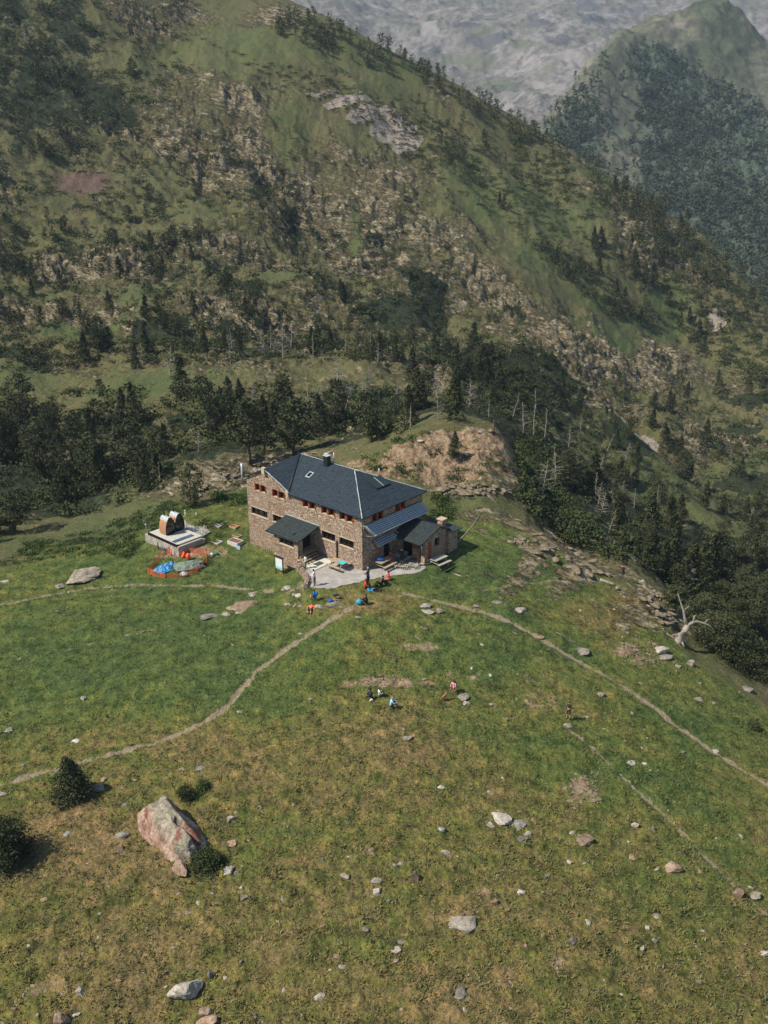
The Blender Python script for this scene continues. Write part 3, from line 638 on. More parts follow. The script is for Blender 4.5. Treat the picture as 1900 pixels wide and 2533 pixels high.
single = [  # trees that can be singled out: zoomed pixel foot, height m, kind, label
 (52,1035,8.5,2,'tall dark pine at the left picture edge below the grassy bench'),(338,1052,8,3,'broad dark pine in front of the sunny bench, left of its middle'),(307,1048,6.5,0,'pine leaning on the broad pine in front of the sunny bench'),
 (522,1035,8,2,'rounded dark pine in front of the ochre end of the sunny bench'),(600,1026,6.4,0,'upright pine with clear space around it in front of the ochre bench'),(452,985,8,3,'dark pine standing on the front rim of the grassy bench'),(250,980,3.6,6,'low round dark pine on the left part of the grassy bench'),
 (695,1020,7,2,'dark pine above the left end of the hut roof, before a bare trunk'),(725,1120,9,2,'tall dark pine behind the left gable of the hut'),(655,1115,8.5,3,'dense dark pine left of the tall one behind the gable'),(920,1095,7.5,2,'dark pine with a bare lower trunk by the left foot of the red hump'),
 (620,1145,9.5,4,'slender tall pine with a long bare trunk beside the flue pipe'),(790,1075,7,3,'dark pine rising behind the roof chimney'),(472,1248,5.6,6,'round dark pine by the rock band left of the hut'),(355,1200,8,2,'large shaded pine with grey branches beyond the saunas'),(310,1180,8,4,'open crowned pine in the shade beyond the saunas'),
 (1122,1142,3.4,0,'small bushy pine alone on the red earth hump'),(1605,1330,8,0,'tall dark pine in the gorge below the grey scree'),(1760,1440,8,3,'dark pine behind the gnarled dead tree'),
 (1243,520,5.6,0,'dark pine at the top edge of the small green combe'),(1235,508,5,1,'second pine of the pair at the top of the small green combe'),(1546,468,5.5,6,'round dark pine on the grassy crest shoulder'),(998,600,3,6,'')
]
places = []
for lb, gp, poly, n, (h0, h1), kinds in WOODS:
    for x, y in scatter(poly, n):
        p = F.hit(x, y)
        if p is None: continue
        if gp.startswith('pines on the crest') and p.length > 520: continue
        if n > 30 and not any(k_ in gp for k_ in ('crest', 'lone', 'thicket', 'cluster', 'dotted')) and float(fbm(np.float64(p.x / 13), np.float64(p.y / 13), 2, 66)) < -.08 + .12 * random.random(): continue
        u = random.random() ** 1.1
        places.append((p, h0 * .62 + (h1 - h0 * .62) * u, random.choice(kinds), lb, gp))
D0 = Vector((0, 0, CZ))
for x, y, h, k, lb in single:
    p = F.hit(x, y)
    if p is not None and lb: places.append((p, h, k, lb, None))
places.sort(key=lambda q: (q[4] is not None, -q[1] / (q[0] - D0).length))
first_used = set(); far_places = []
for i, (p, h, k, lb, gp) in enumerate(places):
    if i < 300:
        root = PINES[k][0]
        if k in first_used: root = copy_tree(root)
        first_used.add(k)
        root.location = (p.x, p.y, p.z - .15); s_ = h / 7 * (.86 if gp is None else 1)
        root.scale = (s_ * random.uniform(.85, 1.2), s_ * random.uniform(.85, 1.2), s_); root.rotation_euler = (random.uniform(-.05, .05), random.uniform(-.05, .05), random.random() * 6.28)
        tag(root, lb, 'tree', gp)
        if gp is None and 'group' in root: del root['group']
    else: far_places.append((p.x, p.y, p.z - .1, h))
tag(merge('pine_wood', LOD_N, far_places, M['pine']), kind='stuff')
# heath and juniper mats
shr = []
for poly, n, (a0, a1) in [([(-60,350),(420,300),(700,420),(1100,640),(1350,830),(1300,900),(600,880),(-60,880)], 900, (.7, 2.0)), ([(-60,-30),(500,-20),(420,300),(-60,350)], 260, (.8, 2.2)),
      ([(500,100),(900,330),(1250,560),(1500,760),(1560,700),(1300,420),(1000,250)], 620, (.4, 1.3)), ([(1200,850),(1500,900),(1900,1050),(1930,1600),(1560,1400),(1350,1250)], 420, (.8, 2.2)),
      ([(-60,960),(700,960),(1000,960),(1000,1070),(500,1120),(300,1260),(-60,1330)], 420, (.7, 2.4)), ([(-60,850),(1200,830),(1320,960),(1300,1040),(1130,1000),(1120,900),(600,890),(200,910),(-60,950)], 420, (.7, 2.0)), ([(1270,1090),(1340,1060),(1370,1200),(1520,1380),(1420,1350),(1280,1240)], 260, (.6, 1.7)), ([(880,1150),(1000,1090),(1250,1075),(1280,1180),(1100,1200)], 34, (.3, .9)), ([(1560,500),(1750,620),(1930,830),(1900,1000),(1650,800)], 320, (.8, 2)), ([(1280,340),(1500,480),(1480,560),(1250,450)], 90, (.8, 1.8))]:
    for x, y in scatter(poly, n):
        p = F.hit(x, y)
        if p is not None and p.length < 470: s_ = random.uniform(a0, a1) * (1 + max(0, p.length - 200) / 400); shr.append((p.x, p.y, p.z - .1, s_))
tag(merge('juniper_scrub', LOD_S, shr, M['shrub']), kind='stuff')
gs = []
for poly, n, (a0, a1) in [([(0,1400),(60,1345),(250,1310),(400,1240),(480,1250),(430,1300),(360,1330),(330,1380),(180,1370),(60,1400)], 260, (.4, .9)), ([(480,1290),(560,1290),(545,1330),(500,1340),(470,1320)], 26, (.4, .8)), ([(520,1225),(610,1220),(612,1255),(540,1250)], 30, (.5, 1.0)),
     ([(600,1090),(615,1240),(600,1255),(585,1200)], 10, (.6, 1)), ([(905,1135),(950,1140),(945,1165),(910,1160)], 12, (.5, .9)), ([(985,1150),(1045,1155),(1040,1185),(990,1180)], 14, (.5, .9)), ([(960,1090),(1040,1075),(1070,1070),(1060,1082),(980,1100)], 16, (.5, .8)), ([(1115,1160),(1155,1165),(1150,1190),(1115,1185)], 9, (.4, .7)), ([(1180,1130),(1240,1145),(1230,1160),(1180,1150)], 9, (.4, .7)), ([(1060,1225),(1130,1230),(1120,1290),(1070,1290)], 28, (.5, 1.0)), ([(690,1385),(790,1390),(760,1425),(740,1400),(690,1400)], 14, (.25, .5)), ([(560,1390),(690,1380),(690,1395),(600,1410)], 6, (.2, .4))]:
    for x, y in scatter(poly, n):
        p = F.hit(x, y)
        if p is not None: gs.append((p.x, p.y, p.z - .05, random.uniform(a0, a1)))
tag(merge('leafy_scrub', LOD_S, gs, M['green_shrub']), kind='stuff')
# the wood on the far spur
fp = []
for x, y in scatter([(1250,305),(1440,160),(1620,100),(1930,290),(1960,900),(1700,820),(1400,560),(1260,400)], 7500):
    p = SPR.hit(x, y)
    if p is None: continue
    a_, s__ = math.atan2(p.x, p.y), math.log(math.hypot(p.x, p.y))
    i = int((a_ - SPR.az[0]) / (SPR.az[-1] - SPR.az[0]) * (SPR.na - 1)); j = int((s__ - SPR.ls[0]) / (SPR.ls[-1] - SPR.ls[0]) * (SPR.ns - 1))
    dens = wood[min(i, SPR.na - 1), min(j, SPR.ns - 1)] * (.30 + .9 * sst(-.3, .25, float(fbm(np.float64(p.x / 60), np.float64(p.y / 60), 3, 90))))
    if random.random() < dens + .03: fp.append((p.x, p.y, p.z - .3, random.uniform(3.6, 6.8)))
tag(merge('far_forest', LOD_F, fp, M['pine_far']), kind='stuff')

# dead trees
def make_dead(seed, h=6, n=16, spread=.35, lean=.1, up=.3, mat='dead', fan=False):
    r_ = random.Random(seed); root = empty('dead_tree'); pts = []; x = y = 0; ax, ay = r_.uniform(-1, 1) * lean, r_.uniform(-1, 1) * lean
    for k in range(9):
        t = k / 8; pts.append(Vector((x, y, h * t - .3))); x += ax * h / 8 + r_.uniform(-.06, .06); y += ay * h / 8 + r_.uniform(-.06, .06)
    mb = MB(); mb.tube(pts, [h * .024 * (1 - .85 * k / 8) + .01 for k in range(9)], 6); mb.build('trunk', M[mat], root)
    mb = MB(); mb.tube(pts[1:], [h * .008 * (1 - .8 * k / 7) + .004 for k in range(8)], 4)
    for k in range(n):
        t = .2 + .78 * k / n; i = int(t * 8); b = pts[i].lerp(pts[min(i + 1, 8)], t * 8 - i)
        a = r_.uniform(0, 6.28) if not fan else r_.uniform(-.5, .5) + (0 if k % 2 else math.pi); L = h * spread * (1.15 - t) * r_.uniform(.6, 1.2)
        q = [b]; d = Vector((math.cos(a), math.sin(a), up + r_.uniform(-.4, .3)))
        for j in range(4): q.append(q[-1] + d * L / 4); d += Vector((r_.uniform(-.35, .35), r_.uniform(-.35, .35), r_.uniform(-.25, .3)))
        mb.tube(q, [h * .009, h * .007, h * .005, h * .0035, .008], 4)
        for j in (1, 2, 3):
            e = q[j] + Vector((r_.uniform(-.6, .6), r_.uniform(-.6, .6), r_.uniform(-.2, .5))) * L * .5
            mb.tube([q[j], (q[j] + e) / 2 + Vector((0, 0, .04)), e], [h * .004, h * .003, .006], 3)
    mb.build('branches', M[mat], root)
    return root
DEAD = [make_dead(1, 6, 18), make_dead(2, 6, 26, .42, .15), make_dead(3, 6, 12, .25, .05, .1), make_dead(4, 6, 10, .3, .3, .6), make_dead(5, 6, 30, .5, .2, .2)]
dd_ = [(420,935,5.5,1,'pale dead tree in front of the bench pines at the left'),(355,905,4.5,0,''),(572,905,4,2,''),(650,880,4.5,1,''),(700,890,6.5,4,'pale cluster of dead branches on the bench skyline'),(720,865,6,0,''),(670,865,5,2,''),(830,975,6,4,'fan of white dead branches right of the grassy bench'),(860,990,5,1,''),(900,1000,5.5,0,'grey dead tree right of the fan of white branches'),(835,1045,3.5,4,''),(775,880,5,2,''),(770,1040,5.5,3,''),
 (600,1060,5,3,'bare grey tree rising above the left end of the hut'),(515,1075,3,4,''),(490,1120,3.2,4,''),(985,1010,4.5,0,''),(1085,1040,3.6,0,'straight grey dead trunk behind the crest of the red hump'),(980,1025,4,1,''),(1160,1010,4.5,4,''),(1165,1000,5,0,''),(1030,905,3.5,3,''),(1015,1065,3,2,''),(1100,1080,0.1,2,''),
 (1295,1080,5.5,0,'grey dead tree on the dark right flank of the red hump'),(1320,1085,5.5,2,''),(1347,1090,5.5,2,''),(1325,1020,4,3,''),(1500,1120,4,3,''),(1545,1145,4.5,1,''),(1340,1230,4.4,4,'tangled grey dead tree in the shadow right of the hump'),(1375,1200,5,1,''),(1480,1250,4,0,''),(1485,1280,3.5,4,''),(1505,1320,3.5,3,''),(1515,545,3.5,1,''),(60,110,4.5,1,''),(190,370,5,0,''),(135,530,4,3,''),(200,560,4.5,1,''),(290,1170,3.5,1,''),(620,730,0.1,1,''),(1690,1080,4,3,''),(1800,1180,4,0,''),(1850,1300,4,1,''),(935,905,4,0,'')]
for poly, n in [([(560,960),(1000,930),(1290,960),(1290,1050),(1000,1050),(560,1080)], 16), ([(1300,1020),(1480,1080),(1700,1250),(1650,1350),(1400,1240)], 14), ([(500,850),(1100,830),(1100,880),(500,900)], 9), ([(100,1060),(450,1080),(420,1200),(100,1250)], 6)]:
    dd_ += [(x, y, random.uniform(2.4, 4.6), random.randrange(5), '') for x, y in scatter(poly, n)]
fu = set()
for x, y, h, k, lb in dd_:
    if h < 1: continue
    p = F.hit(x, y)
    if p is None: continue
    root = DEAD[k]
    if k in fu: root = copy_tree(root)
    fu.add(k); root.location = p; root.scale = (h / 6,) * 3; root.rotation_euler = (0, 0, random.random() * 6.28)
    if not lb:
        gp = 'dead trees on the shaded gorge side' if x > 1280 and y > 900 else ('dead trees high on the mountainside' if y < 700 else 'dead trees among the pines behind the hut')
        lb = {'dead trees on the shaded gorge side': 'weathered grey dead tree on the shaded slope right of the red hump', 'dead trees high on the mountainside': 'tiny pale dead tree high on the mountainside', 'dead trees among the pines behind the hut': 'bleached dead tree scattered among the pines between hut and mountainside'}[gp]
    else: gp = None
    tag(root, lb, 'dead tree', gp)
    if gp is None and 'group' in root: del root['group']
# the two large dead trees above the gorge
p = F.hit(1706, 1462); rt = make_dead(31, 4.2, 40, .34, .05, .45); rt.location = p; rt.rotation_euler = (0, 0, .2); rt.scale = (1, 1, 1.05)
tag(rt, 'tall pale dead tree with a fan of fine twigs above the dark gorge', 'dead tree')
def gnarled():
    p = F.hit(1682, 1588); root = empty('gnarled_dead_tree', p); s_ = 1.0
    mb = MB(); mb.tube([(-.25, 0, -.3), (-.1, 0, .1), (.05, .1, .6), (.3, .1, 1.1), (.55, .1, 1.6)], [.5, .42, .32, .27, .22], 9)
    for a in range(6): mb.tube([(0, 0, .15), (math.cos(a) * .45, math.sin(a) * .45, -.02), (math.cos(a) * .8, math.sin(a) * .7, -.25)], [.16, .11, .04], 5)
    mb.tube([(-.1,0,.5),(-.6,-.1,.75),(-.9,-.1,.6)], [.09, .05, .02], 5); mb.tube([(.05,.1,.7),(.7,-.1,1.0),(.9,-.1,.9)], [.08, .05, .02], 5)
    mb.build('trunk', M['dead'], root)
    mb = MB(); mb.tube([(.3,.1,1.1),(.5,.1,1.5)], [.1,.14], 5)
    for pts, r0 in [([(.5,.1,1.5),(.25,.3,2.2),(.1,.4,2.9),(-.15,.5,3.5),(-.3,.6,3.9),(-.55,.6,4.5)], .16), ([(.5,.1,1.5),(1.0,.1,1.9),(1.4,.2,1.9),(2.0,.1,1.75),(2.5,0,1.6),(2.9,0,1.0)], .15), ([(1.0,.1,1.9),(1.1,.3,2.4),(1.3,.3,2.6)], .1), ([(2.0,.1,1.75),(2.3,.2,2.1),(2.6,.2,2.1)], .07), ([(.1,.4,2.9),(.5,.5,3.2),(.6,.5,3.6)], .06)]:
        mb.tube(pts, [r0 * (1 - .8 * i / (len(pts) - 1)) for i in range(len(pts))], 6)
    mb.build('branches', M['dead'], root)
    tag(root, 'large gnarled silver dead tree with two crooked limbs at the meadow rim', 'dead tree')
gnarled()
def log_(a, b, r, lb, name='fallen_log', mat='dead', grp=None):
    A_, B_ = F.hit(*a), F.hit(*b); mb = MB(); n = 6; pts = []
    for k in range(n):
        q = A_.lerp(B_, k / (n - 1)); q.z = F.h(q.x, q.y) + r * .6 + random.uniform(-.02, .04); pts.append(q - A_)
    mb.tube(pts, [r * (1.15 - .5 * k / n) * random.uniform(.85, 1.1) for k in range(n)], 7)
    o = mb.build(name, M[mat], loc=A_); tag(o, lb, 'log', grp)
log_((1484,1437), (1520,1452), .16, 'pale fallen trunk lying beside the standing hiker near the gorge rim')
log_((1524,1458), (1533,1461), .17, 'short pale log end just right of the fallen trunk near the gorge rim', 'log')
log_((1130,1345), (1185,1280), .05, 'long thin grey pole lying on the slope right of the hut annexe', 'fallen_pole')
log_((1850,1530), (1895,1528), .10, 'bleached fallen branch in the dark scrub at the right edge', 'fallen_branch')
log_((1876,1518), (1900,1500), .10, 'second bleached branch, the upper one in the scrub at the right edge', 'fallen_branch')
st_ = F.hit(1220, 1078)
mb = MB(); mb.tube([(0, 0, -.2), (0.02, 0, .4), (.03, 0, .8), (0, .02, 1.7)], [.22, .14, .09, .03], 7)
for a in range(7): mb.tube([(0, 0, .25), (math.cos(a) * .5, math.sin(a) * .5, .2 + .2 * (a % 3)), (math.cos(a) * .9, math.sin(a) * .9, .1 + .3 * (a % 2))], [.1, .06, .02], 5)
tag(mb.build('tree_stump', M['bark'], loc=st_), 'splintered brown tree stump on top of the red earth hump', 'tree stump')
# foreground pines and bushes
def big_bush(name, px, py, h, rx, kind, nc, per, leaf, lb, mat='pine', t0=.02, seed=3, cat='tree', stem=True):
    r_ = np.random.default_rng(seed); p = F.hit(px, py); root = empty(name, (p.x, p.y, p.z - .1))
    c = crown_points(r_, h, rx, t0, kind, nc, per); v = leaf_quads(c, leaf, r_, .5)
    arr_obj('crown', v.reshape(-1, 3), np.arange(len(v) * 4).reshape(-1, 4), M[mat], parent=root)
    mb = MB(); mb.tube([(0, 0, -.2), (.03, .02, h * .4), (0, .05, h * .9)], [.09, .06, .015], 7)
    for k in range(16):
        a = k * 2.4; z = h * (.08 + .045 * k); L = rx * (1 - z / h) * .8
        mb.tube([(0, 0, z), (math.cos(a) * L * .5, math.sin(a) * L * .5, z + .1), (math.cos(a) * L, math.sin(a) * L, z + .3)], [.03, .02, .006], 4)
    mb.build('trunk' if cat == 'tree' else 'stem', M['bark'], root)
    tag(root, lb, cat); return root
big_bush('pine_tree', 178, 1972, 3.1, 1.25, 'cone', 190, 46, .075, 'young bushy pine beside the trail in the left foreground', seed=4)
big_bush('pine_shrub', 22, 2128, 2.8, 1.75, 'round', 230, 50, .075, 'broad dark pine shrub cut by the left edge of the picture', seed=5, cat='shrub')
big_bush('juniper_bush', 512, 2150, 1.25, 1.05, 'round', 110, 46, .06, 'low green bush growing against the big red streaked boulder', 'shrub', .0, 6, 'shrub')
big_bush('juniper_bush', 460, 1978, .8, .6, 'round', 50, 36, .05, 'small dark bush tucked behind the big red streaked boulder', 'shrub', 0, 7, 'shrub')
big_bush('pine_tree', 1672, 1460, 3.2, 1.4, 'round', 120, 40, .10, 'dark bushy pine at the foot of the fan shaped dead tree', seed=8)
big_bush('pine_tree', 1665, 1500, 2.2, 1.2, 'round', 90, 40, .10, 'low dark pine just above the gnarled dead tree', seed=9)
for i, (x, y, h, r0) in enumerate([(1760,1600,3.4,2.6),(1810,1640,3.6,2.8),(1870,1670,3.6,2.6),(1740,1540,3.0,2.2),(1820,1560,4,2.4),(1890,1590,4,2.4),(1780,1500,3.6,2.2)]):
    big_bush('pine_shrub', x, y, h, r0, 'round', 150, 40, .10, ['wide dark pine shrub right beside the gnarled dead tree','wide dark pine shrub second from the gnarled dead tree on the meadow rim','wide dark pine shrub at the right edge of the meadow rim','dark pine shrub behind the right limb of the gnarled dead tree','tall dark shrub above the middle of the shrubby rim','tall dark shrub at the picture edge above the rim','dark shrub highest up behind the gnarled dead tree'][i], seed=20 + i, cat='shrub')
big_bush('juniper_bush', 1865, 1805, .8, .55, 'round', 40, 30, .06, 'small round dark bush in the green grass near the right edge', 'shrub', 0, 33, 'shrub')
big_bush('juniper_bush', 505, 1948, .5, .5, 'round', 40, 30, .05, 'small green bush in the grass above right of the big boulder', 'green_shrub', 0, 34, 'shrub')

# ------------------------------------------------------------------ boulders and stones
import bmesh
def ico(sub):
    bm = bmesh.new(); bmesh.ops.create_icosphere(bm, subdivisions=sub, radius=1); bm.verts.ensure_lookup_table()
    v = np.array([q.co[:] for q in bm.verts]); f = np.array([[x.index for x in q.verts] for q in bm.faces]); bm.free(); return v, f
ICO = {k: ico(k) for k in (2, 3, 4, 5)}
def rock_mesh(seed, dims, sub=3, cuts=12, rough=.08, zcut=True):
    r_ = np.random.default_rng(seed); v, f = ICO[sub]; v = v.copy()
    for _ in range(cuts):
        n = r_.normal(size=3); n /= np.linalg.norm(n); d = r_.uniform(.42, .82)
        k = v @ n; over = np.maximum(k - d, 0); v -= over[:, None] * n * .95
    o = r_.random(3) * 50
    a = fbm(v[:, 0] * 1.6 + o[0], v[:, 1] * 1.6 + v[:, 2] * 1.9 + o[1], 4, 0) ; b = fbm(v[:, 0] * 5 + v[:, 2] * 4 + o[2], v[:, 1] * 5 - v[:, 2] * 3, 3, 3)
    v *= (1 + a * rough * 2.2 + b * rough * .8)[:, None]
    return v * np.array(dims), f
def rock_mat(name, stops, tint=None, sc_=1.0):
    g = G(name); oi = g.n('ShaderNodeObjectInfo')
    off = g.n('ShaderNodeVectorMath', operation='SCALE'); g.put(off.inputs[0], (31, 17, 9)); g.put(off.inputs[3], oi.outputs['Random'])
    ad = g.n('ShaderNodeVectorMath', operation='ADD'); g.put(ad.inputs[0], g.P); g.put(ad.inputs[1], off.outputs[0]); P_ = ad.outputs[0]
    n1 = g.noise(1.6 * sc_, 6, .66, vec=P_); n2 = g.noise(9 * sc_, 4, .7, vec=P_); cr = g.vor(1.3 * sc_, vec=P_, feat='DISTANCE_TO_EDGE')
    c = g.ramp(n1, stops)
    c = g.mix(1.0, c, g.ramp(n2, [(.32, (.5, .5, .5)), (.5, (1, 1, 1)), (.68, (1.3, 1.3, 1.25))]), 'MULTIPLY')
    c = g.mix(g.rmp(n2, .60, .68, 0, .6), c, (.13, .13, .085, 1))
    c = g.mix(1.0, c, g.mix(oi.outputs['Random'], (.62, .60, .58, 1), (1.08, 1.0, .90, 1)), 'MULTIPLY')
    if tint:
        t1 = g.noise(.7, 4, .6, vec=P_)
        c = g.mix(g.rmp(t1, .48, .60), c, tint)
    g.bump(g.math('ADD', g.math('MULTIPLY', n1, 1.2), g.math('MULTIPLY', n2, .4)), .8, .08)
    return g.done(c, .92)
ST = [(.30, (.11, .10, .085)), (.48, (.24, .225, .19)), (.66, (.37, .35, .31))]
M['stone'] = rock_mat('grey_stone', ST)
M['stone_pink'] = rock_mat('pinkish_stone', [(.3, (.14, .10, .072)), (.5, (.28, .205, .15)), (.68, (.40, .32, .25))])
M['stone_white'] = rock_mat('pale_stone', [(.3, (.20, .19, .17)), (.5, (.34, .33, .30)), (.68, (.50, .49, .45))])
M['rubble'] = rock_mat('ledge_stone', [(.3, (.12, .10, .068)), (.5, (.25, .21, .145)), (.68, (.40, .35, .26))])
def put_rock(px, py, wpx, hpx, seed, mat='stone', rot=None, sub=3, lb=None, grp=None, name='boulder', cuts=13, depth=.8, zs=None, sink=.2, rough=.10):
    p = F.hit(px, py + hpx * .35)
    if p is None: return None
    d = (p - D0).length; W_ = wpx * d / FPX * .58; 
    dep = math.asin(min(.95, (CZ - p.z) / d)); Hh = hpx * d / FPX
    zz_ = zs if zs is not None else max(.12 * W_, (Hh * .5) * (1.0 if hpx > wpx * .7 else .8))
    v, f = rock_mesh(seed, (W_, W_ * depth, zz_), sub, cuts, rough)
    a = rot if rot is not None else random.uniform(-.5, .5)
    o = arr_obj(name, v, f, M[mat], smooth=False); o.location = (p.x, p.y, F.h(p.x, p.y) + zz_ * (.30 - sink)); o.rotation_euler = (random.uniform(-.1, .1), random.uniform(-.1, .1), a)
    tag(o, lb, 'rock', grp); return o
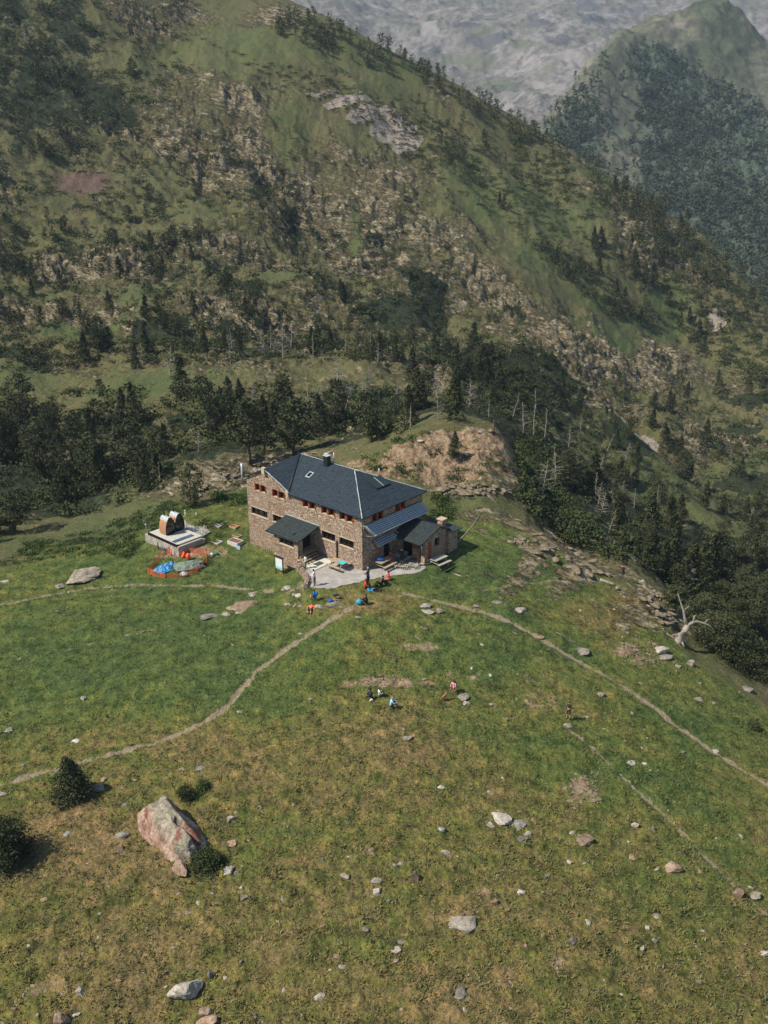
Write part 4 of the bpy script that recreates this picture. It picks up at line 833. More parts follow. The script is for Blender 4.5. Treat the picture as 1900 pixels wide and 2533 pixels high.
RK = [  # px, py, w, h, material, label
 (330,0,0,0,'',''),
 (300,2058,36,34,'stone','speckled grey boulder left of the big red streaked boulder'),(300,2092,26,30,'stone_pink','pink oval stone just below the speckled grey boulder'),(570,2018,28,24,'stone','pale stone in open grass right of the big boulder'),(576,2080,30,20,'stone_pink','rusty pink stone right of the big boulder'),
 (565,2145,38,24,'stone_white','white pointed stone just right of the low green bush'),(587,2152,14,24,'stone_white','narrow white stone beside the white pointed stone'),(606,2216,22,26,'stone','grey stone in the lower of two stones below the bush'),(597,2193,13,16,'stone_white','small pale stone above the grey one below the bush'),
 (246,1946,38,18,'stone','flat grey rock at the foot of the young bushy pine'),(257,1925,16,14,'stone_pink','small reddish block above the flat grey rock by the young pine'),(934,2198,28,28,'stone_white','round white stone in the open lower meadow'),(930,2175,26,14,'stone','small grey stone touching the round white stone'),(854,2160,24,20,'stone','blue grey stone in the open lower meadow'),
 (1090,2045,24,28,'stone_white','white upright stone left of the cluster of white rocks'),(1240,2022,66,30,'stone_white','largest slab of the cluster of white rocks, top left'),(1283,2030,44,30,'stone_white','right hand slab of the cluster of white rocks'),(1215,2038,24,16,'stone','small left rock of the cluster of white rocks'),(1306,2057,22,16,'stone','small lower right rock of the cluster of white rocks'),(1290,2070,36,18,'stone','flat bluish rock below the cluster of white rocks'),
 (1445,2070,46,40,'stone_pink','pink rounded boulder right of the cluster of white rocks'),(1562,2119,26,14,'stone_pink','low pink stone between the pink boulder and the beige one'),(1660,2140,44,28,'stone_pink','beige flat topped boulder near the faint lower trail'),(1150,2272,86,56,'stone','large grey wedge shaped boulder in the lower meadow'),
 (460,2428,80,74,'stone_white','big pale cracked boulder near the bottom edge'),(198,2446,30,24,'stone_white','bluish white stone left of the big pale cracked boulder'),(148,2508,46,70,'stone_pink','tall grey and pink rock cut by the bottom edge'),(515,2520,56,34,'stone_pink','flat pink rock cut by the bottom edge below the cracked boulder'),(510,2495,28,44,'stone_pink','upright pink splinter at the bottom edge below the cracked boulder'),(793,2465,26,20,'stone_white','small white stone lower right of the big pale boulder'),(522,2408,14,36,'stone','narrow grey stone standing right of the big pale boulder'),
 (984,2346,26,18,'stone_white','white stone below left of the large grey wedge boulder'),(1140,2448,42,24,'stone','curved grey rock half sunk in ochre grass near the bottom'),(1416,2322,20,30,'stone','slim grey stone in the lower right meadow'),(1601,2291,20,16,'stone_white','bright white stone of the small group at the lower right'),(1590,2341,16,22,'stone','lower grey stone of the small group at the lower right'),(1620,2326,14,14,'stone_white','right hand stone of the small group at the lower right'),
 (1825,2204,30,28,'stone_pink','brownish stone beside the faint lower trail near the right edge'),(1862,2212,34,18,'stone','grey stone right of the brownish one by the faint lower trail'),(1890,2356,26,24,'stone_white','white stone cut by the right edge of the picture'),(1572,2035,24,30,'stone','grey rough stone in dark grass left of the faint lower trail'),(1614,2045,12,18,'stone','slim grey stone just right of the rough one by the lower trail'),
 (1090,1944,22,14,'stone_white','small white stone above the cluster of white rocks'),(1210,1957,16,12,'stone_white','second small white stone, above the cluster of white rocks'),(1104,2106,24,20,'stone','bluish stone below the white upright stone'),(1288,2205,24,16,'stone_white','white wedge shaped stone right of the large grey boulder'),(1224,2225,26,34,'stone_pink','slanting pink rock above right of the large grey boulder'),(1023,2160,24,50,'stone_pink','long brown tilted rock left of the middle of the lower meadow'),(907,2295,20,20,'stone','small pale stones patch rock in the lower middle meadow'),
 (1052,1494,34,13,'stone_white','upper stone of the trio of pale rocks beside the right hand trail'),(1058,1510,34,18,'stone_white','largest stone of the trio of pale rocks beside the right hand trail'),(1089,1508,32,14,'stone','right stone of the trio of pale rocks beside the right hand trail'),(1176,1499,20,8,'stone_white','small white stone by the start of the right hand trail'),(1231,1488,28,8,'stone','flat grey rock in the grass right of the trail start'),(1288,1508,34,14,'stone_white','white flat rock in the grass above the right hand trail'),(1175,1511,14,6,'stone_pink','little pinkish stone on the right hand trail'),
 (1438,1609,42,18,'stone','grey block beside the right hand trail'),(1632,1603,40,28,'stone_white','light grey boulder in the stony patch below the gnarled tree'),(1640,1625,46,14,'stone','flat slab below the light grey boulder of the stony patch'),(1708,1637,24,26,'stone','grey rock at the right end of the stony patch'),(1335,1577,26,10,'stone_pink','flat pinkish stone embedded in the right hand trail'),(1675,1645,22,10,'stone','low rock between slab and grey rock of the stony patch'),
 (606,1493,80,22,'stone_pink','broad reddish ledge rock in the meadow below the netted heap'),(595,1503,60,10,'stone_pink','lower reddish ledge in front of the broad reddish rock'),(519,1520,46,16,'stone','grey slab left of the reddish ledge rock'),(560,1517,28,11,'stone_white','small grey rock between the slab and the reddish ledge'),(590,1514,20,9,'stone_white','small pale rock at the right foot of the reddish ledge'),(628,1468,34,8,'stone','flat rock above the reddish ledge rock'),
 (714,1452,28,14,'stone_white','pale block at the left of the stone pile by the terrace'),(701,1455,20,13,'stone','grey stone left end of the stone pile by the terrace'),(742,1451,22,15,'stone','upper right block of the stone pile by the terrace'),(740,1465,20,24,'stone_white','tall light block of the stone pile by the terrace'),(726,1470,9,10,'stone_white','little stone touching the tall light block by the terrace'),(731,1495,16,17,'stone','squarish grey stone below the stone pile'),(743,1500,12,12,'stone','small stone right of the squarish grey stone'),(713,1492,22,12,'stone','grey rock left of the squarish grey stone'),
 (788,1498,26,11,'stone_white','flat pale rock in front of the seated hiker with the blue pack'),(829,1491,40,18,'stone','flat topped rock with blue clothes laid on it'),(205,1420,90,32,'stone','big flat pale outcrop in the grass at the left'),(152,1448,28,13,'stone','grey stone below left of the big flat pale outcrop'),(16,1436,26,9,'stone_white','pale stone at the left picture edge by the upper path'),(172,1464,7,7,'stone_white','tiny white stone on the upper path'),
 (1142,1720,36,22,'stone','mossy rock behind the seated person with the dog'),(1153,1738,28,16,'stone_white','pale rock below the mossy rock by the dog'),(1008,1822,30,14,'stone','grey half buried rock below the picnicking group'),(594,1762,18,8,'stone','dark shaded stone just right of the left hand trail'),(767,1728,14,12,'stone_white','pale stone in the middle of the meadow left of the picnicking group'),(206,1726,20,16,'stone_white','pale stone alone on the left meadow'),(190,1830,26,8,'stone_white','flat pale stone above the left hand trail'),(22,1802,24,10,'stone_white','white stone on the left meadow near the edge'),(60,1890,13,10,'stone_white','small white stone beside the left hand trail'),
 (1405,1789,30,14,'stone','flat stone under the standing hiker with the orange bag'),(1727,1727,24,14,'stone_white','pointed pale stone in the grass right of the hand trail bend'),(1765,1736,12,9,'stone_white','small pale stone next to the pointed one'),(1560,1885,22,10,'stone_white','white stone between the two right hand trails'),(1770,1856,20,8,'stone_white','white stone on the edge of the right hand trail'),(1486,1716,22,16,'stone','grey rock just left of the right hand trail'),(1845,1700,30,16,'stone','blue grey rock at the rim below the pine shrubs'),
 (1626,1508,18,22,'stone','lichen covered rock left of the low dark pine'),(1652,1535,26,16,'stone','grey rock left of the gnarled dead tree'),(1721,1546,20,14,'stone_white','pale rock right of the gnarled dead tree trunk'),(1587,1437,20,10,'stone_white','white stone right of the hiker near the gorge rim'),(1602,1496,12,8,'stone_white','little pinkish white stone above the lichen covered rock'),
 (840,1540,0,0,'',''),(888,1525,18,9,'stone','single grey stone where the left hand trail begins'),(859,1508,11,6,'stone_white','small white stone near the start of the left hand trail'),(843,1502,8,4,'stone_white','tiny pale stone right of the flat topped rock'),(745,1568,14,7,'stone','small grey stone beside the middle of the left hand trail'),(1040,1095,14,6,'stone_white','whitish stone on the crest of the red hump'),(1187,1067,18,6,'stone_white','whitish stone high on the red hump near the stump'),
 (490,1900,26,8,'stone_white','pale flat stone above right of the bush behind the boulder'),(447,1901,20,7,'stone','grey flat stone left of the pale flat stone above the big boulder'),(167,2060,20,12,'stone_white','white stone between the pine shrub and the big boulder'),(308,1990,13,10,'stone_white','round white stone above left of the big boulder'),(645,1997,14,12,'stone_white','small pinkish white stone far right of the big boulder')]
for i, (x, y, w_, h_, m_, lb) in enumerate(RK):
    if not lb: continue
    put_rock(x, y, w_, h_, 100 + i, m_, lb=lb, sub=4 if w_ > 40 else 3, rot=random.uniform(-.35, .35), sink=.30)
# the big red streaked boulder with its leaning slab
def big_boulder():
    p = F.hit(428, 2075); g = G('red_streaked_rock')
    n1 = g.noise(1.3, 6, .68); n2 = g.noise(7, 5, .7); n0 = g.noise(.55, 3, .5)
    sx = g.n('ShaderNodeSeparateXYZ'); g.put(sx.inputs[0], g.P)
    side = g.math('ADD', g.math('MULTIPLY', sx.outputs[0], -.42), g.math('MULTIPLY', sx.outputs[2], -.15))
    side = g.math('ADD', side, g.math('MULTIPLY', g.math('SUBTRACT', n0, .5), 1.6))
    c = g.ramp(n1, [(.32, (.070, .064, .048)), (.45, (.20, .175, .13)), (.56, (.31, .275, .205)), (.68, (.44, .40, .31))])
    c = g.mix(g.rmp(side, .02, .42, 0, .85), c, g.ramp(n1, [(.34, (.14, .07, .05)), (.5, (.31, .19, .14)), (.66, (.44, .33, .25))]))
    c = g.mix(g.rmp(g.noise(.9, 3, .55, vec=g.map((1, 1, .5), (0, 0, .6))), .56, .64, 0, .9), c, (.17, .055, .040, 1))
    c = g.mix(1.0, c, g.ramp(n2, [(.32, (.5, .5, .5)), (.5, (1, 1, 1)), (.68, (1.35, 1.33, 1.25))]), 'MULTIPLY')
    c = g.mix(g.rmp(n2, .58, .66, 0, .5), c, (.20, .19, .08, 1))
    g.bump(g.math('ADD', g.math('MULTIPLY', n1, 1.5), g.math('MULTIPLY', n2, .5)), .9, .10); m_ = g.done(c, .92)
    v, f = ICO[5]; v = v.copy(); r_ = np.random.default_rng(5)
    # elongated body: X across, Y away from the camera; sheer left side, roof-like ridge
    v = np.sign(v) * np.abs(v) ** .8
    for n, d in [((-1, -.1, .25), .62), ((.75, -.1, .75), .72), ((.2, -1, .35), .78), ((-.2, 1, .45), .80), ((-.45, -.3, .9), .74), ((.9, .5, .3), .8), ((-.6, -.9, .2), .8)]:
        n = np.array(n); n = n / np.linalg.norm(n); k = v @ n; v -= np.maximum(k - d, 0)[:, None] * n * .93
    n_ = fbm(v[:, 0] * 1.8 + v[:, 2], v[:, 1] * 2.2 - v[:, 2], 5, 77); n3 = ridged(v[:, 0] * 2.5 + v[:, 2] * 2, v[:, 1] * 3, 3, 78)
    v *= (1 + n_ * .12 + (n3 - .6) * .04)[:, None]
    v *= np.array([1.55, 3.15, 1.5])
    crease = np.exp(-((v[:, 0] + .15 + .25 * v[:, 1]) / .14) ** 2) * (v[:, 1] < -.3); v[:, 2] -= crease * .45
    o = arr_obj('boulder', v, f, m_); o.location = (p.x, p.y, p.z + .45); o.rotation_euler = (R(5), R(8), R(40))
    tag(o, 'huge boulder with pale lichen top and rusty red streaked side in the left foreground', 'rock')
    put_rock(450, 2136, 34, 46, 640, 'stone_pink', R(30), 4, depth=1.9, lb= 'pinkish square ended slab leaning against the foot of the huge boulder', sink=.1)
big_boulder()
# small stones: the look-alikes of each stretch of meadow share a label
STO = [('small pale stone lying in the ochre grass of the bottom left meadow', [(0,2200),(900,2180),(900,2533),(0,2533)], 62), ('small pale stone lying in the ochre grass of the bottom right meadow', [(920,2150),(1900,2120),(1900,2533),(920,2533)], 70),
       ('small pale stone scattered below the left hand trail around the big boulder', [(0,1960),(500,1840),(900,1850),(900,2180),(0,2200)], 40), ('small pale stone scattered across the middle right meadow', [(920,1780),(1500,1820),(1900,2000),(1900,2120),(920,2150)], 34),
       ('tiny stone in the green grass between the two main trails', [(900,1560),(1150,1540),(1500,1720),(1850,1960),(1500,1820),(920,1780)], 44), ('tiny stone in the lush green meadow left of the trail', [(0,1530),(700,1500),(820,1530),(540,1740),(0,1880)], 12),
       ('small stone near the rim of the gorge above the right hand trail', [(1330,1450),(1560,1440),(1640,1550),(1850,1720),(1890,1900),(1500,1660)], 26)]
RP = [arr_obj('stone', *rock_mesh(900 + k, (.5, .4, .2), 2, 7, .12), M[['stone', 'stone_white', 'stone_pink', 'stone', 'stone_white', 'stone_pink'][k]]) for k in range(6)]
u6 = set()
for lb, poly, n in STO:
    for x, y in scatter(poly, n):
        p = F.hit(x, y)
        if p is None: continue
        k = random.randrange(6); o = RP[k]
        if k in u6: o = o.copy(); COL.objects.link(o)
        u6.add(k); s_ = random.uniform(.14, .42) if random.random() < .88 else random.uniform(.45, .7)
        o.location = (p.x, p.y, p.z - .07 * s_); o.scale = (s_, s_ * random.uniform(.6, 1.1), s_ * random.uniform(.6, 1.3)); o.rotation_euler = (random.uniform(-.3, .3), random.uniform(-.3, .3), random.random() * 6.28)
        tag(o, lb, 'stone', lb.replace('small pale stone', 'pale stones').replace('tiny stone', 'tiny stones').replace('small stone', 'small stones'))
# rubble of the rocky bands and scree, nobody could count it
rv = []; rf = []; nb = 0; v0, f0 = ICO[2]
RB = [rock_mesh(950 + k, (.5, .42, .24), 2, 8, .13)[0] for k in range(8)]
for poly, n, (a0, a1) in [([(1230,1318),(1320,1312),(1440,1372),(1530,1425),(1470,1432),(1370,1396),(1270,1348)], 60, (.2, 1.6)), ([(440,1235),(560,1165),(700,1120),(900,1110),(700,1180),(600,1200),(480,1245)], 150, (.3, 1.3)), ([(1535,1015),(1560,995),(1620,1020),(1605,1045),(1550,1050)], 200, (.35, 1.0)),
      ([(1080,1200),(1200,1200),(1280,1220),(1200,1225),(1090,1225)], 110, (.4, 1.3)), ([(1590,1430),(1700,1530),(1640,1560),(1570,1470)], 60, (.4, 1.3)), ([(1520,1590),(1620,1590),(1640,1640),(1560,1640)], 110, (.15, .5)), ([(900,1670),(980,1670),(990,1700),(900,1695)], 60, (.15, .4)), ([(1400,1920),(1480,1910),(1490,1990),(1420,2000)], 60, (.15, .45)), ([(940,260),(1050,330),(1040,380),(950,330),(780,240)], 260, (.5, 1.3))]:
    for x, y in scatter(poly, n):
        p = F.hit(x, y)
        if p is None: continue
        v = RB[random.randrange(8)]; s_ = a0 + (a1 - a0) * random.random() ** 2; a = random.random() * 6.28; c_, n_ = math.cos(a) * s_, math.sin(a) * s_
        v = v * np.array([1.6, .8, 1]); a = R(-52) + random.gauss(0, .45); c_, n_ = math.cos(a) * s_, math.sin(a) * s_; q = np.stack([v[:, 0] * c_ - v[:, 1] * n_ + p.x, v[:, 0] * n_ + v[:, 1] * c_ + p.y, v[:, 2] * s_ * random.uniform(.5, 1.0) + p.z + .1 * v[:, 0] * s_], -1)
        rv.append(q); rf.append(f0 + nb); nb += len(v)
tag(arr_obj('rubble', np.concatenate(rv), np.concatenate(rf), M['rubble']), kind='stuff')
# tufts of grass over the meadow
def grass():
    rg = np.random.default_rng(77); n = 62000
    r0, r1 = 33, 100; s = np.exp(rg.random(n) * (math.log(r1) - math.log(r0)) + math.log(r0)); a = rg.uniform(-.52, .52, n)
    ia = ((a - F.az[0]) / (F.az[-1] - F.az[0]) * (F.na - 1)).astype(int); js = ((np.log(s) - F.ls[0]) / (F.ls[-1] - F.ls[0]) * (F.ns - 1)).astype(int)
    keep = (MEAD[ia, js] > .8) & (PATHM[ia, js] < .2) & (earth_p[ia, js] < .5)
    x, y = np.sin(a) * s, np.cos(a) * s
    cl = fbm(x / 1.3, y / 1.3, 3, 99) + .25 * rg.normal(size=n)
    hutl = np.stack([(x - HC.x) * HX.x + (y - HC.y) * HX.y, (x - HC.x) * HY.x + (y - HC.y) * HY.y])
    keep &= (cl > .05) & ~((hutl[0] > -17) & (hutl[0] < 5) & (hutl[1] > -5) & (hutl[1] < 10))
    x, y, z = x[keep], y[keep], F.Z[ia, js][keep]; m = len(x); vs = []
    for k in range(4):
        t = rg.random(m) * 6.28; h = rg.uniform(.05, .18, m); w_ = rg.uniform(.03, .07, m); l = rg.uniform(-.2, .2, (2, m))
        bx, by = x + rg.normal(size=m) * .12, y + rg.normal(size=m) * .12
        vs.append(np.stack([np.stack([bx - np.cos(t) * w_, by - np.sin(t) * w_, z - .05], -1), np.stack([bx + np.cos(t) * w_, by + np.sin(t) * w_, z - .05], -1), np.stack([bx + l[0], by + l[1], z + h], -1)], 1))
    v = np.concatenate(vs).reshape(-1, 3)
    g = G('grass_blades'); n1 = g.noise(.6, 4, .6); n2 = g.noise(4, 3, .6)
    sxy = g.n('ShaderNodeSeparateXYZ'); g.put(sxy.inputs[0], g.P)
    far = g.rmp(g.math('SUBTRACT', sxy.outputs[1], g.math('MULTIPLY', sxy.outputs[0], -.15)), 46, 66)
    c = g.mix(far, g.ramp(g.math('ADD', g.math('MULTIPLY', n1, .5), g.math('MULTIPLY', n2, .5)), [(.35, (.060, .074, .022)), (.5, (.125, .122, .042)), (.65, (.24, .20, .095))]),
              g.ramp(g.math('ADD', g.math('MULTIPLY', n1, .5), g.math('MULTIPLY', n2, .5)), [(.35, (.042, .068, .018)), (.65, (.13, .14, .045))]))
    m_ = g.done(c, .9)
    tag(arr_obj('grass', v, np.arange(len(v)).reshape(-1, 3), m_), kind='stuff')
grass()

# ------------------------------------------------------------------ the stone hut
def PX(px, py, z):
    dx, dy, dz = ray(px, py); t = (z - CZ) / dz; return Vector((dx * t, dy * t, z))
def loc_of(w_): d = w_ - HC; return (d.dot(HX), d.dot(HY), d.z)
def masonry():
    g = G('rubble_masonry')
    sx = g.n('ShaderNodeSeparateXYZ'); g.put(sx.inputs[0], g.P)
    cb = g.n('ShaderNodeCombineXYZ'); g.put(cb.inputs[0], g.math('ADD', sx.outputs[0], sx.outputs[1])); g.put(cb.inputs[1], g.math('MULTIPLY', sx.outputs[2], 2.3)); g.put(cb.inputs[2], g.math('MULTIPLY', g.math('SUBTRACT', sx.outputs[0], sx.outputs[1]), .15))
    ds = g.n('ShaderNodeVectorMath', operation='ADD'); nz = g.n('ShaderNodeVectorMath', operation='SCALE')
    g.put(nz.inputs[0], g.noise(2.2, 3, .6, vec=cb.outputs[0], col=True)); nz.inputs[3].default_value = .35
    g.put(ds.inputs[0], cb.outputs[0]); g.put(ds.inputs[1], nz.outputs[0]); V_ = ds.outputs[0]
    cell = g.vor(4.3, vec=V_, out='Color'); edge = g.vor(4.3, vec=V_, feat='DISTANCE_TO_EDGE')
    sc1 = g.n('ShaderNodeSeparateColor'); g.put(sc1.inputs[0], cell)
    c = g.ramp(sc1.outputs[0], [(0, (.17, .110, .070)), (.2, (.38, .265, .170)), (.42, (.50, .375, .255)), (.58, (.31, .140, .090)), (.74, (.42, .31, .215)), (.93, (.64, .52, .38))])
    c = g.mix(.35, c, g.ramp(g.noise(7, 4, .7), [(.3, (.22, .15, .11)), (.7, (.60, .49, .37))]))
    c = g.mix(g.rmp(g.noise(.5, 3, .6), .5, .7, 0, .35), c, (.26, .12, .08, 1))
    c = g.mix(g.rmp(edge, .015, .055), (.10, .078, .058, 1), c)
    g.bump(g.math('ADD', g.rmp(edge, .0, .12), g.math('MULTIPLY', sc1.outputs[1], .5)), 1.0, .09)
    return g.done(c, .9)
def slates(name='roof_slates', base=((.014, .023, .031), (.034, .050, .063))):
    g = G(name); sx = g.n('ShaderNodeSeparateXYZ'); g.put(sx.inputs[0], g.P)
    br = g.n('ShaderNodeTexBrick'); br.offset = .5
    cb = g.n('ShaderNodeCombineXYZ'); g.put(cb.inputs[0], g.math('ADD', sx.outputs[0], g.math('MULTIPLY', sx.outputs[1], .35))); g.put(cb.inputs[1], sx.outputs[2])
    g.put(br.inputs['Vector'], cb.outputs[0]); br.inputs['Scale'].default_value = 1; br.inputs['Brick Width'].default_value = .32; br.inputs['Row Height'].default_value = .085
    br.inputs['Mortar Size'].default_value = .012; br.inputs['Color1'].default_value = (.75, .75, .75, 1); br.inputs['Color2'].default_value = (1.25, 1.25, 1.25, 1); br.inputs['Mortar'].default_value = (.45, .45, .45, 1)
    n = g.noise(6, 5, .75); c = g.ramp(n, [(.32, base[0]), (.68, base[1])])
    c = g.mix(.8, c, g.mix(1.0, c, br.outputs['Color'], 'MULTIPLY'))
    c = g.mix(g.rmp(g.noise(14, 3, .7), .60, .72, 0, .5), c, (.085, .12, .14, 1))
    g.bump(g.math('ADD', br.outputs['Fac'], g.math('MULTIPLY', n, -1.5)), .6, .03)
    return g.done(c, .7, Specular_IOR_Level=.2)
M['masonry'] = masonry(); M['slate'] = slates(); M['slate2'] = slates('porch_slates', ((.016, .022, .022), (.042, .056, .056)))
M['wood_red'] = simple('orange_stained_wood', (132, 66, 38), .7, .3, 8)
M['glass'] = simple('dark_window_glass', (18, 18, 20), .12, .3, 2, spec=.5)
M['dark'] = simple('dark_interior', (22, 19, 17), .9, .3)
M['lintel'] = simple('pale_stone_lintel', (176, 158, 134), .9, .2, 5, .3)
M['lead'] = simple('pale_lead_flashing', (158, 164, 162), .6, .3, 4)
M['metal_dark'] = simple('dark_steel', (34, 38, 42), .5, .3)
M['galv'] = simple('galvanised_steel', (176, 178, 176), .45, .15, 4, metal=.3)
M['plank'] = simple('weathered_planks', (158, 138, 112), .85, .22, 7, .2)
M['plank_grey'] = simple('grey_planks', (150, 146, 132), .85, .22, 7, .2)
M['white'] = simple('white_paint', (205, 203, 196), .7, .08)
M['mat'] = simple('green_doormat', (62, 78, 70), .95, .2, 20)
M['brown_pipe'] = simple('brown_metal_pipe', (52, 34, 26), .6, .2)
M['concrete'] = simple('pale_concrete', (188, 184, 172), .9, .12, 3, .2)
def gravel_mat(name, a, b):
    g = G(name); n = g.noise(1.2, 5, .6); f = g.noise(22, 3, .7)
    c = g.ramp(g.math('ADD', g.math('MULTIPLY', n, .5), g.math('MULTIPLY', f, .5)), [(.36, a), (.64, b)])
    g.bump(f, .7, .03); return g.done(c, .95)
M['gravel'] = gravel_mat('pale_gravel', (.20, .185, .16), (.42, .40, .36))
hut = empty('stone_hut', HC, HA); tag(hut, 'two storey rubble stone mountain hut with dark slate hip roof beside the gravel terrace', 'hut')
L0, D_, EH = -15.45, 8.6, 5.33
def wall_panel(P, u0, u1, z0, z1, ops, rev=.28):
    mb = MB(); us = sorted({u0, u1} | {o[0] for o in ops} | {o[1] for o in ops}); zs = sorted({z0, z1} | {o[2] for o in ops} | {o[3] for o in ops})
    for a, b in zip(us[:-1], us[1:]):
        for c, d in zip(zs[:-1], zs[1:]):
            m_, n_ = (a + b) / 2, (c + d) / 2
            if any(o[0] < m_ < o[1] and o[2] < n_ < o[3] for o in ops): continue
            mb.add([P(a, 0, c), P(b, 0, c), P(b, 0, d), P(a, 0, d)], [(0, 1, 2, 3)])
    for o in ops:
        a, b, c, d = o[:4]
        mb.add([P(a, 0, c), P(b, 0, c), P(b, rev, c), P(a, rev, c)], [(0, 1, 2, 3)]); mb.add([P(a, 0, d), P(b, 0, d), P(b, rev, d), P(a, rev, d)], [(0, 1, 2, 3)])
        mb.add([P(a, 0, c), P(a, rev, c), P(a, rev, d), P(a, 0, d)], [(0, 1, 2, 3)]); mb.add([P(b, 0, c), P(b, rev, c), P(b, rev, d), P(b, 0, d)], [(0, 1, 2, 3)])
    return mb
PF = lambda u, d, z: (u, d, z)
PS = lambda u, d, z: (-d, u, z)
up_w = [(-14.25,-12.62,4.42,5.14),(-11.75,-9.95,4.42,5.14),(-7.55,-5.82,4.42,5.2),(-5.1,-3.34,4.42,5.2),(-2.78,-1.05,4.42,5.2)]
lo_w = [(-14.95,-12.6,1.72,2.5),(-11.82,-9.9,1.72,2.5),(-5.12,-3.4,1.84,2.66),(-2.85,-1.05,1.84,2.64)]
wall_panel(PF, L0, 0, -3.2, EH, up_w + lo_w).build('wall', M['masonry'], hut)
sd_w = [(1.3,2.85,4.35,5.12),(4.55,6.0,4.35,5.12)]; sd_d = (3.0,3.95,.06,2.05)
wall_panel(PS, 0, D_, -.6, EH, sd_w + [sd_d]).build('wall', M['masonry'], hut)
mb = MB(); mb.add([(L0, 0, -3.2), (L0, D_, -3.2), (L0, D_, EH), (L0, 0, EH)], [(0, 1, 2, 3)]); mb.add([(L0, D_, -3), (0, D_, -3), (0, D_, EH), (L0, D_, EH)], [(0, 1, 2, 3)]); mb.build('wall', M['masonry'], hut)
mb = MB(); mb.slab([(L0, 0, EH), (-9.35, 0, EH), (-12.65, 0, 6.84)], 0.0); mb = MB()
mb.add([(L0, 0, EH + .002), (-9.35, 0, EH + .002), (-12.65, 0, 6.82), (L0, .3, EH + .002), (-9.35, .3, EH + .002), (-12.65, .3, 6.82)], [(0, 1, 2), (3, 5, 4), (0, 2, 5, 3), (1, 4, 5, 2)]); mb.build('gable', M['masonry'], hut)
rf = MB(); V1, Q, B_, E_, K_, V2 = (-9.25, -.35, 5.36), (-12.2, 4.3, 7.54), (-4.8, 4.3, 7.54), (.35, -.35, 5.36), (.35, 8.95, 5.36), (-9.25, 8.95, 5.36)
P1, P2, L1, L2 = (-12.65, -.18, 6.98), (-12.65, 8.8, 5.62), (-15.75, -.18, 5.46), (-15.75, 8.8, 5.30)
V1b, V2b = (-9.25, -.18, 5.44), (-9.25, 8.8, 5.30)
for q in ([V1, E_, B_, Q], [E_, K_, B_], [K_, V2, Q, B_], [P1, V1b, Q], [P2, Q, V2b], [L1, P1, Q], [L1, Q, L2], [L2, Q, P2]): rf.slab(q, .12)
roof = rf.build('roof', M['slate'], hut)
def strip(mb, a, b, r_): mb.tube([a, b], r_, 5)
mb = MB(); up_ = lambda p, d=.03: (p[0], p[1], p[2] + d)
for a, b, r_ in [(E_, B_, .055), (K_, B_, .05), (V1b, P1, .05), (B_, Q, .03)]:
    n = 14; pts = [Vector(up_(a)).lerp(Vector(up_(b)), k / n) + Vector((random.uniform(-.02, .02), random.uniform(-.02, .02), 0)) for k in range(n + 1)]
    mb.tube(pts, [r_ * random.uniform(.7, 1.25) for _ in pts], 5)
mb.build('ridge_flashing', M['lead'], roof)
mb = MB(); strip(mb, up_(V1b, .02), up_(Q, .02), .12); mb.build('roof_valley', M['metal_dark'], roof)
mb = MB(); mb.box(-12.85, -12.45, -.32, .0, 6.55, 7.15); mb.box(-9.6, -9.2, -.3, -.0, 5.1, 5.5); mb.build('gable_end_stone', M['lintel'], hut)
mb = MB()
def fz(y): return 5.36 + (y + .35) * (7.54 - 5.36) / 4.65
for row, y in enumerate((.5, 1.5, 2.5, 3.4)):
    x = -10.2 - y * .45 + (row % 2) * .45
    while x < -.6 - y * 1.05: mb.box(x - .035, x + .035, y - .05, y + .02, fz(y), fz(y) + .05); x += .9
for row, x in enumerate((-.4, -1.4, -2.4)):
    y = .9 - x * .9
    while y < 7.6 + x * .9: z = 5.36 + (.35 - x) * .4233; mb.box(x - .02, x + .05, y - .035, y + .035, z, z + .05); y += .9
mb.build('snow_guard', M['metal_dark'], roof)
# skylight and collectors
mb = MB(); T = Matrix.Translation((-8.83, 2.3, fz(2.3))) @ Matrix.Rotation(math.atan(.4688), 4, 'X')
mb.box(-.3, .3, -.38, .38, -.02, .09, T); sk = mb.build('skylight', M['lead'], roof); mb = MB(); mb.box(-.2, .2, -.28, .28, .08, .10, T); mb.build('pane', M['glass'], sk)
T = Matrix.Translation((-2.5, 5.1, 5.36 + 2.85 * .4233 + .05)) @ Matrix.Rotation(math.atan(.4233), 4, 'Y')
M['collector'] = simple('dark_green_collector_glass', (38, 50, 46), .35, .15, 2, spec=.5)
mb = MB(); mb.box(-.68, .68, -.95, -.02, 0, .10, T); mb.box(-.68, .68, .02, .95, 0, .10, T); co_ = mb.build('solar_collector', M['collector'], roof)
mb = MB(); mb.box(-.7, .7, -.03, .03, .05, .13, T); mb.build('collector_trim', M['lead'], roof)
# chimney
mb = MB(); mb.box(-8.35, -7.85, 3.7, 4.2, 7.0, 8.25); ch = mb.build('chimney', M['metal_dark'], roof)
mb = MB(); mb.box(-8.4, -7.8, 3.65, 4.25, 8.32, 8.37); mb.tube([(-8.55, 4.35, 8.30), (-8.55, 4.35, 8.38)], [.30, .2], 8); mb.tube([(-8.55, 4.35, 7.3), (-8.55, 4.35, 8.34)], .05, 6); mb.build('chimney_cap', M['lead'], ch)
mb = MB(); mb.tube([(-7.7, 4.5, 7.4), (-7.7, 4.5, 8.6)], .05, 6); mb.tube([(-3.4, 6.2, 6.6), (-3.4, 6.2, 7.5)], .06, 6); mb.build('vent_pipe', M['galv'], roof)
mb = MB(); mb.tube([(-15.95, -.1, 4.9), (-15.95, -.1, 6.8)], .11, 8); mb.box(-15.95, -15.45, -.13, -.07, 5.3, 5.36); mb.build('flue_pipe', M['galv'], hut)
